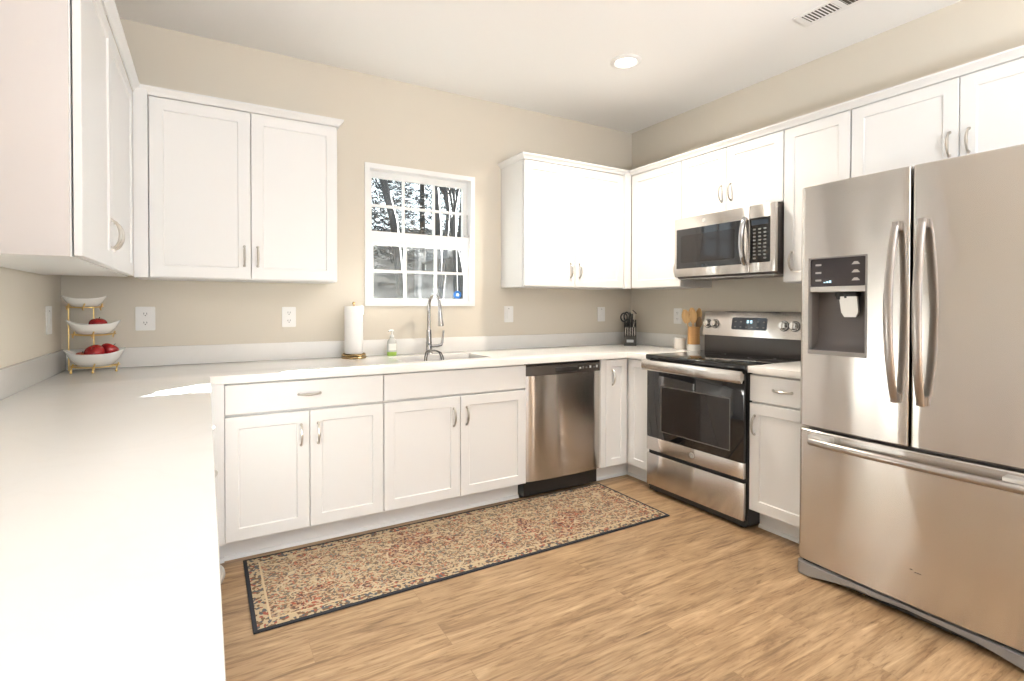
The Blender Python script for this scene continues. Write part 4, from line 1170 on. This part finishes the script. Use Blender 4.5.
# ------------------------------------------------------------------ fruit stand, bowls, fruit
def boat(c, L, W, h, lift):
    """boat-shaped serving dish with raised ends"""
    mb = MB(); bm = mb.bm; seg = 40
    def ring(fl, fw, z0, k, dz):
        out = []
        for i in range(seg):
            a = 2 * pi * i / seg
            ca, sa = cos(a), sin(a)
            ex = abs(ca) ** 0.9 * (1 if ca >= 0 else -1); ey = abs(sa) ** 1.0 * (1 if sa >= 0 else -1)
            x = L / 2 * fl * ex; y = W / 2 * fw * ey
            z = z0 + k * lift * (abs(ca) ** 3) + dz
            out.append(bm.verts.new((c[0] + x, c[1] + y, c[2] + z)))
        return out
    outer = [ring(0.45, 0.45, 0, 0, 0), ring(0.60, 0.62, 0.004, 0.05, 0), ring(0.80, 0.84, h * 0.45, 0.35, 0), ring(1.0, 1.0, h, 1, 0)]
    inner = [ring(0.975, 0.955, h + 0.001, 1, 0), ring(0.77, 0.79, h * 0.5, 0.35, 0.003), ring(0.56, 0.56, 0.009, 0.05, 0), ring(0.30, 0.30, 0.006, 0, 0)]
    R = outer + inner
    for A, B in zip(R, R[1:]):
        for k in range(seg): bm.faces.new((A[k], A[(k + 1) % seg], B[(k + 1) % seg], B[k]))
    bm.faces.new(outer[0][::-1]); bm.faces.new(inner[-1])
    return mb

def apple(c, r, mat, name, label, cat, sq=0.9, tilt=(0.2, 0.1)):
    mb = MB()
    prof = [(0.0, -0.70), (0.18, -0.80), (0.40, -0.82), (0.70, -0.62), (0.93, -0.22), (1.0, 0.18), (0.93, 0.52), (0.72, 0.78), (0.46, 0.88), (0.22, 0.82), (0.08, 0.66), (0.0, 0.60)]
    M = Matrix.Translation(Vector(c)) @ Matrix.Rotation(tilt[0], 4, 'X') @ Matrix.Rotation(tilt[1], 4, 'Y')
    mb.lathe([(a * r, b * r * sq) for a, b in prof], (0, 0, 0), 24, M=M)
    o = build(mb, name, mat, org=tuple(c), smooth=60); tag(o, label, cat, 'fruit in the tiered stand')
    s = MB(); s.tube([M @ Vector((0, 0, 0.58 * r * sq)), M @ Vector((0.03 * r, 0, 0.85 * r)), M @ Vector((0.12 * r, 0, 1.08 * r))], [0.0015, 0.0013, 0.002], 6)
    build(s, 'stem', BARK, o)
    return o

def fruit_stand():
    YC = -0.185
    tiers = [(-3.683, YC, 0.934, 0.242, 0.150, 0.058, 0.024), (-3.687, YC, 1.088, 0.214, 0.130, 0.048, 0.020), (-3.722, YC, 1.222, 0.176, 0.110, 0.039, 0.014)]
    s = thing('fruit_stand', 'gold wire three-tier stand in the left worktop corner', 'stand', (-3.69, YC, CTZ))
    mb = MB()
    for x in (-3.798, -3.700):
        mb.tube([(x, YC + 0.085, CTZ + 0.002), (x, YC + 0.085, 1.24)], 0.0034, 10)
    mb.tube([(-3.798, YC + 0.085, 1.24), (-3.75, YC + 0.085, 1.246), (-3.700, YC + 0.085, 1.24)], 0.0035, 8)
    build(mb, 'post', GOLD, s)
    for i, (x, y, z, L, W, h, lf) in enumerate(tiers):
        mb = MB(); n = 28
        pts = [(x + L * 0.40 * cos(2 * pi * k / n), y + W * 0.42 * sin(2 * pi * k / n), z + 0.008 + 0.006 * abs(cos(2 * pi * k / n)) ** 3) for k in range(n)]
        mb.tube(pts, 0.0030, 8, closed=True)
        for q in (-0.36, 0.0, 0.36):
            yy = y - W * 0.42 * math.sqrt(max(0, 1 - (q / 0.40) ** 2))
            mb.tube([(x + L * q, yy + 0.012, z - 0.003), (x + L * q, yy - 0.004, z + 0.002), (x + L * q + 0.006, yy - 0.010, z + 0.016), (x + L * q + 0.010, yy - 0.016, z + 0.026)], 0.0034, 8)
        for px in (-3.798, -3.700):
            mb.tube([(px, YC + 0.085, z + 0.008), (px + 0.01, y + W * 0.36, z + 0.008)], 0.003, 8)
        if i == 0:
            for q in (-0.36, 0.0, 0.36):
                yy = y - W * 0.42 * math.sqrt(max(0, 1 - (q / 0.40) ** 2))
                mb.tube([(x + L * q, yy, z + 0.006), (x + L * q, yy - 0.004, CTZ + 0.006)], 0.003, 8); mb.sphere((x + L * q, yy - 0.004, CTZ + 0.006), 0.0058, 10, 6)
        build(mb, 'tier_frame', GOLD, s)
    names = ['bottom', 'middle', 'top']
    lab = ['largest white boat-shaped ceramic dish, lowest on the gold stand', 'white boat-shaped ceramic dish on the middle tier, one apple in it', 'smallest white boat-shaped ceramic dish, empty, on the top tier']
    for (x, y, z, L, W, h, lf), lb in zip(tiers, lab):
        o = build(boat((x, y, z + 0.0125), L, W, h, lf), 'serving_dish', CERAM, org=(x, y, z + 0.0125), smooth=50); tag(o, lb, 'dish', 'dishes on the fruit stand')
    apple((-3.672, YC + 0.006, 1.088 + 0.056), 0.038, APPLE, 'apple', 'red apple alone in the middle dish', 'apple')
    apple((-3.682, YC - 0.014, 0.934 + 0.074), 0.042, APPLE, 'apple', 'dark red apple in front, in the lowest dish', 'apple', tilt=(0.5, -0.3))
    apple((-3.634, YC + 0.034, 0.934 + 0.078), 0.042, APPLE, 'apple', 'red apple at the back right of the lowest dish', 'apple', tilt=(-0.3, 0.5))
    apple((-3.735, YC + 0.003, 0.934 + 0.055), 0.029, PEACH, 'small_fruit', 'small orange-red fruit at the left end of the lowest dish', 'fruit', sq=0.85)
fruit_stand()

# ------------------------------------------------------------------ paper towel, soap
def towel_and_soap():
    x, y = -2.42, -0.115
    h = thing('paper_towel_holder', 'paper towel holder with dark gold ring base left of the window', 'holder', (x, y, CTZ))
    BR = simple('antique_brass', (0.36, 0.25, 0.12), 0.3, metal=1.0)
    mb = MB(); mb.lathe([(0.0, CTZ + 0.0005), (0.074, CTZ + 0.0005), (0.078, CTZ + 0.006), (0.074, CTZ + 0.012), (0.055, CTZ + 0.014), (0.0, CTZ + 0.014)], (x, y, 0), 36); b = build(mb, 'base', BR, h)
    mb = MB(); n = 36
    mb.tube([(x + 0.068 * cos(2 * pi * k / n), y + 0.068 * sin(2 * pi * k / n), CTZ + 0.022 + 0.003 * sin(6 * 2 * pi * k / n)) for k in range(n)], 0.006, 8, closed=True); build(mb, 'ring_rail', BR, h)
    mb = MB(); mb.cyl((x, y, CTZ + 0.012), (x, y, 1.245), 0.006, 0.006, 12); build(mb, 'rod', BR, h)
    mb = MB(); mb.sphere((x, y, 1.256), 0.010, 16, 10); build(mb, 'finial', BR, h)
    mb = MB(); r0, r1 = 0.020, 0.056
    z0, z1 = CTZ + 0.030, 1.238
    mb.lathe([(r0, z0), (r1 - 0.002, z0), (r1, z0 + 0.003), (r1, z1 - 0.003), (r1 - 0.002, z1), (r0, z1), (r0, z0)], (x, y, 0), 40)
    # loose end of the sheet
    o = build(mb, 'paper_towel_roll', simple('white_paper', (0.90, 0.89, 0.87), 0.9, spec=0.1, bump=0.4, bscale=180), org=(x, y, z0)); tag(o, 'white paper towel roll standing on the gold holder by the window', 'paper towel')
    sx, sy = -2.165, -0.075
    s = thing('soap_bottle', 'clear hand-soap pump bottle with a little green soap left, beside the sink', 'bottle', (sx, sy, CTZ))
    clr = simple('frosted_clear_plastic', (0.92, 0.93, 0.90), 0.25, trans=0.45, ior=1.3)
    mb = MB(); mb.lathe([(0.0, CTZ + 0.026), (0.031, CTZ + 0.026), (0.031, CTZ + 0.085), (0.029, CTZ + 0.098), (0.016, CTZ + 0.112), (0.012, CTZ + 0.116), (0.012, CTZ + 0.122), (0.0, CTZ + 0.122)], (sx, sy, 0), 24, sy=0.7); build(mb, 'bottle_body', clr, s)
    mb = MB(); mb.lathe([(0.0, CTZ + 0.0005), (0.028, CTZ + 0.0005), (0.031, CTZ + 0.004), (0.031, CTZ + 0.0258), (0.0, CTZ + 0.0258)], (sx, sy, 0), 24, sy=0.7); build(mb, 'soap_level', simple('green_soap', (0.36, 0.55, 0.10), 0.25), s)
    mb = MB(); mb.lathe([(0.0, CTZ + 0.1215), (0.0135, CTZ + 0.1215), (0.0135, CTZ + 0.134), (0.005, CTZ + 0.137), (0.0045, CTZ + 0.158), (0.0, CTZ + 0.158)], (sx, sy, 0), 20)
    mb.tube([(sx + 0.008, sy + 0.004, CTZ + 0.163), (sx - 0.012, sy - 0.008, CTZ + 0.166), (sx - 0.026, sy - 0.017, CTZ + 0.160)], [0.008, 0.0065, 0.0045], 10)
    build(mb, 'pump', simple('white_pump_plastic', (0.86, 0.86, 0.83), 0.4), s)
    mb = MB()
    pts = [(0.0315 * cos(a), 0.0315 * 0.7 * sin(a)) for a in [radians(d) for d in range(215, 326, 10)]]
    A = [mb.bm.verts.new((sx + u, sy + v, CTZ + 0.036)) for u, v in pts]; B = [mb.bm.verts.new((sx + u, sy + v, CTZ + 0.080)) for u, v in pts]
    for k in range(len(pts) - 1): mb.bm.faces.new((A[k], A[k + 1], B[k + 1], B[k]))
    build(mb, 'paper_label', simple('label_white', (0.82, 0.83, 0.79), 0.6), s)
towel_and_soap()

# ------------------------------------------------------------------ knife block
def knife_block():
    M = Matrix.Translation((-0.170, -0.170, CTZ + 0.0003)) @ Matrix.Rotation(radians(-43), 4, 'Z')
    k = thing('knife_block', 'black knife block in the back right worktop corner', 'knife block', tuple(M.translation))
    X = lambda a, b, c: M @ Vector((a, b, c))
    mb = MB()
    mb.prism([(-0.058, 0.0), (0.050, 0.0), (0.072, 0.165), (0.045, 0.190), (0.012, 0.125), (-0.022, 0.100), (-0.058, 0.070)], lambda u, v, w: X(w, u, v), -0.050, 0.050)
    b = build(mb, 'block', BLACKPL, k)
    mb = MB(); mb.prism(rrect(-0.028, 0.028, 0.028, 0.050, 0.002, 2), lambda u, v, w: X(u, -0.058 - w, v), 0, 0.001); lb = build(mb, 'maker_plate', simple('pewter_plate', (0.40, 0.42, 0.44), 0.4), b)
    g = 'knives in the block'
    hm = simple('knife_steel_handle', (0.62, 0.60, 0.57), 0.25, metal=1.0)
    pos = ['leftmost', 'second from left', 'middle', 'second from right', 'rightmost']
    for i in range(5):
        u = -0.036 + 0.018 * i
        t = thing('steak_knife', f'small steel-handled knife in the front row of the knife block, {pos[i]}', 'knife', tuple(X(u, -0.045, 0.08)), g)
        mb = MB(); mb.tube([X(u, -0.042, 0.080), X(u, -0.046, 0.105), X(u, -0.050, 0.135), X(u, -0.053, 0.152)], [0.0052, 0.0068, 0.0062, 0.0072], 10, flat=((M.to_3x3() @ Vector((1, 0, 0))), 0.8)); build(mb, 'handle', hm, t)
        mb = MB(); mb.tube([X(u, -0.0525, 0.151), X(u, -0.0535, 0.155)], [0.0074, 0.006], 10); build(mb, 'handle_cap', BLACKPL, t)
    labs = ['black-handled knife standing tallest at the middle of the knife block', 'black-handled knife at the right back of the knife block', 'black-handled knife right of the tallest one in the knife block']
    for u, v, z0, z1, rr, lb in ((-0.006, 0.028, 0.150, 0.272, 0.0105, labs[0]), (0.036, 0.052, 0.17, 0.215, 0.012, labs[1]), (0.014, 0.034, 0.15, 0.262, 0.009, labs[2])):
        t = thing('kitchen_knife', lb, 'knife', tuple(X(u, v, z0)), g)
        mb = MB(); mb.tube([X(u, v, z0 - 0.02), X(u, v - 0.006, (z0 + z1) / 2), X(u, v - 0.015, z1 - 0.012), X(u, v - 0.017, z1)], [rr * 0.8, rr, rr * 1.15, rr * 0.9], 12); build(mb, 'handle', BLACKPL, t)
        mb = MB(); mb.tube([X(u, v + 0.002, z0 - 0.03), X(u, v, z0 - 0.016)], [rr * 0.8, rr * 0.85], 12); build(mb, 'bolster', hm, t)
    t = thing('sharpening_steel', 'thin steel sharpening rod leaning right in the knife block', 'sharpener', tuple(X(0.030, 0.03, 0.16)))
    mb = MB(); mb.tube([X(0.026, 0.03, 0.14), X(0.034, 0.022, 0.215), X(0.038, 0.018, 0.245)], [0.003, 0.003, 0.003], 8); build(mb, 'shaft', hm, t)
    mb = MB(); n = 16
    mb.tube([X(0.020, 0.02, 0.292), X(0.052, 0.016, 0.262)], [0.0042, 0.0042], 8); build(mb, 'handle', DARKPL, t)
    mb = MB(); mb.tube([X(0.038, 0.018, 0.245), X(0.036, 0.018, 0.277)], [0.003, 0.0035], 8); build(mb, 'tang', hm, t)
    t = thing('kitchen_scissors', 'black-handled scissors in the left of the knife block, loops up', 'scissors', tuple(X(-0.035, 0.02, 0.15)))
    for c, rx, rz in (((-0.050, 0.0, 0.232), 0.026, 0.034), ((-0.030, 0.012, 0.238), 0.020, 0.036)):
        mb = MB(); mb.tube([X(c[0] + rx * cos(2 * pi * q / 24), c[1], c[2] + rz * sin(2 * pi * q / 24)) for q in range(24)], 0.0062, 10, closed=True)
        mb.tube([X(c[0] + 0.008, c[1], c[2] - rz), X(-0.030, c[1] + 0.012, 0.15)], [0.007, 0.006], 10); build(mb, 'handle_loop', BLACKPL, t)
    mb = MB(); mb.tube([X(-0.030, 0.018, 0.172), X(-0.030, 0.024, 0.10)], [0.007, 0.006], 8, flat=(M.to_3x3() @ Vector((0, 1, 0)), 0.3)); build(mb, 'blades', hm, t)
knife_block()

# ------------------------------------------------------------------ canister and utensils
def utensils():
    mb = MB(); x, y = -0.105, -0.640
    mb.lathe([(0.0, CTZ + 0.0004), (0.040, CTZ + 0.0004), (0.042, CTZ + 0.003), (0.042, CTZ + 0.076), (0.040, CTZ + 0.079), (0.0, CTZ + 0.080)], (x, y, 0), 32)
    o = build(mb, 'canister', simple('cream_canister', (0.80, 0.74, 0.68), 0.45), org=(x, y, CTZ)); tag(o, 'small cream cylindrical canister beside the wooden utensil holder', 'canister')
    mb = MB(); mb.lathe([(0.0405, CTZ + 0.0795), (0.041, CTZ + 0.084), (0.034, CTZ + 0.088), (0.0, CTZ + 0.089)], (x, y, 0), 32); build(mb, 'lid', CERAM, o)
    x, y = -0.110, -0.776
    h = thing('utensil_holder', 'bamboo utensil cylinder on a white base beside the range', 'utensil holder', (x, y, CTZ))
    mb = MB(); mb.lathe([(0.0, CTZ + 0.0004), (0.046, CTZ + 0.0004), (0.048, CTZ + 0.003), (0.048, CTZ + 0.046), (0.0, CTZ + 0.0465)], (x, y, 0), 32); build(mb, 'base', CERAM, h)
    mb = MB(); mb.lathe([(0.030, CTZ + 0.047), (0.0435, CTZ + 0.047), (0.0435, CTZ + 0.176), (0.0385, CTZ + 0.176), (0.0385, CTZ + 0.055), (0.0, CTZ + 0.055)], (x, y, 0), 32); build(mb, 'cylinder', BAMBOO, h)
    def spoon(dx, dy, lean, tilt, L, bw, bl, mat, name, label, hole=False):
        base = Vector((x + dx, y + dy, CTZ + 0.058)); top = Vector((x + dx + lean[0], y + dy + lean[1], CTZ + L))
        d = (top - base)
        t = thing(name, label, 'utensil', tuple(base), 'wooden utensils in the bamboo holder')
        mb = MB(); e = base + d * ((L - 0.058 - bl) / (L - 0.058)); mb.tube([base, base + (e - base) * 0.5, e], [0.0055, 0.006, 0.0065], 10, flat=(Vector((1, 0, 0)), 0.75)); build(mb, 'handle', mat, t)
        mb = MB(); pts = []; rs = []
        n = 10
        for i in range(n + 1):
            s = i / n; pts.append(e + (top - e) * s)
            rs.append(max(0.0045, bw * sin(pi * (0.10 + 0.86 * s)) ** 0.6))
        mb.tube(pts, rs, 16, flat=(Vector((1, 0.25, 0)), 0.28)); build(mb, 'spoon_head' if not hole else 'blade', mat, t)
    spoon(-0.008, 0.012, (-0.02, 0.052), 0, 0.300, 0.034, 0.100, SPOONW, 'wooden_spoon', 'pale wooden spoon leaning left in the bamboo holder')
    spoon(0.006, 0.004, (0.0, 0.022), 0, 0.316, 0.033, 0.10, SPOONW, 'wooden_spoon', 'upright wooden spoon at the middle of the bamboo holder')
    spoon(-0.012, -0.008, (-0.01, -0.004), 0, 0.300, 0.030, 0.096, SPOONW, 'wooden_spatula', 'broad pale wooden spatula standing upright in the bamboo holder', True)
    spoon(0.010, -0.012, (0.004, -0.030), 0, 0.250, 0.024, 0.085, WALNUT, 'wooden_spoon', 'shorter dark wooden spoon leaning right towards the range')
    spoon(0.016, -0.002, (0.02, -0.018), 0, 0.312, 0.026, 0.09, SPOONW, 'wooden_fork', 'pale wooden server at the back right of the bamboo holder')
utensils()

# ------------------------------------------------------------------ outside the window
random.seed(11)
def outside():
    mb = MB(); bm = mb.bm
    nx, ny = 40, 30
    V = []
    for j in range(ny + 1):
        y = 0.4 + 44 * j / ny; row = []
        for i in range(nx + 1):
            x = -14 + 46 * i / nx
            t = max(0, (y - 6)) / 26
            z = -0.35 + 7.0 * min(1, t) ** 1.15 + 0.25 * sin(x * 0.7 + y * 0.4) * min(1, t * 3)
            row.append(bm.verts.new((x, y, z)))
        V.append(row)
    for j in range(ny):
        for i in range(nx): bm.faces.new((V[j][i], V[j][i + 1], V[j + 1][i + 1], V[j + 1][i]))
    o = build(mb, 'leaf_covered_slope', GROUND, smooth=180); o['kind'] = 'structure'
    def zg(x, y):
        t = max(0, (y - 6)) / 26
        return -0.35 + 7.0 * min(1, t) ** 1.15 + 0.25 * sin(x * 0.7 + y * 0.4) * min(1, t * 3)
    def branch(mb, p, d, L, r, lev, tips):
        n = 4; pts = [p]; rs = [r]
        for i in range(n):
            d = (d + Vector((random.uniform(-.16, .16), random.uniform(-.16, .16), random.uniform(-.04, .12)))).normalized()
            p = p + d * (L / n); pts.append(p); rs.append(r * (1 - 0.5 * (i + 1) / n))
        mb.tube(pts, rs, 6 if lev < 2 else 4, cap=False)
        tips.append((pts[-1], d))
        if lev < 3:
            for k in range((9, 5, 3)[lev]):
                i = random.randint(1 if lev else 2, n)
                a = random.uniform(0, 2 * pi); el = random.uniform(0.5, 1.25)
                dd = (d * 0.45 + Vector((cos(a) * cos(el), sin(a) * cos(el), sin(el)))).normalized()
                branch(mb, pts[i], dd, L * random.uniform(0.28, 0.42), max(0.012, rs[i] * 0.62), lev + 1, tips)
    def bare_tree(x, y, h, r, label):
        z = zg(x, y) - 0.05
        t = thing('bare_tree', label, 'tree', (x, y, z), 'trees outside the kitchen window')
        mb = MB(); tips = []
        branch(mb, Vector((x, y, z)), Vector((random.uniform(-.05, .05), random.uniform(-.05, .05), 1)), h, r, 0, tips)
        build(mb, 'trunk_and_branches', PALEBARK, t, smooth=60)
    def evergreen(x, y, h, rad, label, z_low=0.25, dens=900, leaf=0.16, droop=0.15):
        z = zg(x, y) - 0.05
        t = thing('evergreen_tree', label, 'tree', (x, y, z), 'trees outside the kitchen window')
        mb = MB(); mb.tube([(x, y, z), (x, y, z + h * 0.5), (x, y, z + h * 0.97)], [0.16, 0.11, 0.02], 8); build(mb, 'trunk', BARK, t)
        mb = MB()
        for k in range(dens):
            s = z_low + (1 - z_low) * random.random() ** 1.2
            rr = rad * (1 - s) ** 0.8 * (random.random() ** 0.4) + 0.1
            a = random.uniform(0, 2 * pi)
            p = Vector((x + rr * cos(a), y + rr * sin(a), z + h * s - rr * droop))
            out = Vector((cos(a), sin(a), random.uniform(-.5, .2))).normalized()
            side = out.cross(Vector((0, 0, 1))).normalized()
            L = leaf * random.uniform(0.8, 1.8); W = leaf * 0.45
            upv = side.cross(out)
            for q in (-1, 0, 1):
                dd = (out + side * 0.6 * q + upv * random.uniform(-.3, .3)).normalized()
                a0 = p; a1 = p + dd * L * 0.5 + side * W * 0.35; a2 = p + dd * L; a3 = p + dd * L * 0.5 - side * W * 0.35
                mb.bm.faces.new([mb.bm.verts.new(v) for v in (a0, a1, a2, a3)])
        build(mb, 'needles', NEEDLE, t, smooth=0)
    bare_tree(-1.05, 8.0, 8.5, 0.085, 'bare grey tree outside, seen through the upper left window panes')
    bare_tree(-0.55, 10.5, 9.5, 0.085, 'slender bare tree outside, just right of the nearest bare trunk')
    bare_tree(1.0, 12.5, 9.5, 0.10, 'bare branching tree outside, behind the middle upper panes')
    bare_tree(3.3, 10.0, 8.0, 0.085, 'bare leaning tree outside, seen through the upper right panes')
    bare_tree(-1.1, 15.0, 11, 0.16, 'distant bare tree outside at the left edge of the window view')
    bare_tree(4.8, 16.0, 11, 0.16, 'distant bare tree outside at the right edge of the window view')
    bare_tree(0.1, 9.0, 7.5, 0.065, 'thin bare tree outside, left of the middle window bars')
    bare_tree(2.0, 9.5, 7.5, 0.07, 'thin bare tree outside, right of the middle window bars')
    bare_tree(2.6, 14.0, 10, 0.15, 'bare tree outside, far off behind the right window bars')
    bare_tree(1.5, 7.6, 7.0, 0.06, 'slim bare tree outside, crossing the middle of the window view')
    bare_tree(3.9, 12.0, 9.0, 0.09, 'forked bare tree outside, farther right than the leaning one')
    evergreen(2.2, 17.0, 9.0, 2.3, 'dark evergreen tree outside, behind the middle window panes', 0.1, 2300, 0.30)
    evergreen(5.6, 20.0, 11.0, 2.6, 'tall dark evergreen outside, behind the right window panes', 0.1, 2300, 0.30)
    # tree added out of sight, shaped to keep low sun off the upper sash
    t = thing('added_shade_tree', 'unseen flat-bottomed tree added to shade the upper sash, right of the kitchen window', 'tree', (1.45, 1.75, -0.4))
    mb = MB(); mb.tube([(1.45, 1.75, -0.4), (1.42, 1.8, 1.2), (1.2, 1.85, 2.6), (0.9, 1.9, 3.3)], [0.08, 0.07, 0.06, 0.04], 10); build(mb, 'trunk', BARK, t)
    mb = MB()
    for k in range(12000):
        x = random.uniform(-0.45, 1.75); y = random.uniform(1.42, 2.42)
        top = 0.75 * math.sqrt(max(0.05, 1 - ((x - 0.65) / 1.15) ** 2))
        p = Vector((x, y, 3.09 + top * random.random() ** 1.9))
        if k % 3 == 0: y = random.uniform(1.9, 2.44); p = Vector((x, y, random.uniform(3.085, 3.20)))
        a = Vector((random.uniform(-1, 1), random.uniform(-1, 1), random.uniform(-.05, .5))).normalized(); b = a.orthogonal().normalized()
        L = random.uniform(0.09, 0.17)
        mb.bm.faces.new([mb.bm.verts.new(q) for q in (p, p + a * L * .5 + b * L * .3, p + a * L, p + a * L * .5 - b * L * .3)])
    build(mb, 'leaves', NEEDLE, t, smooth=0)
outside()
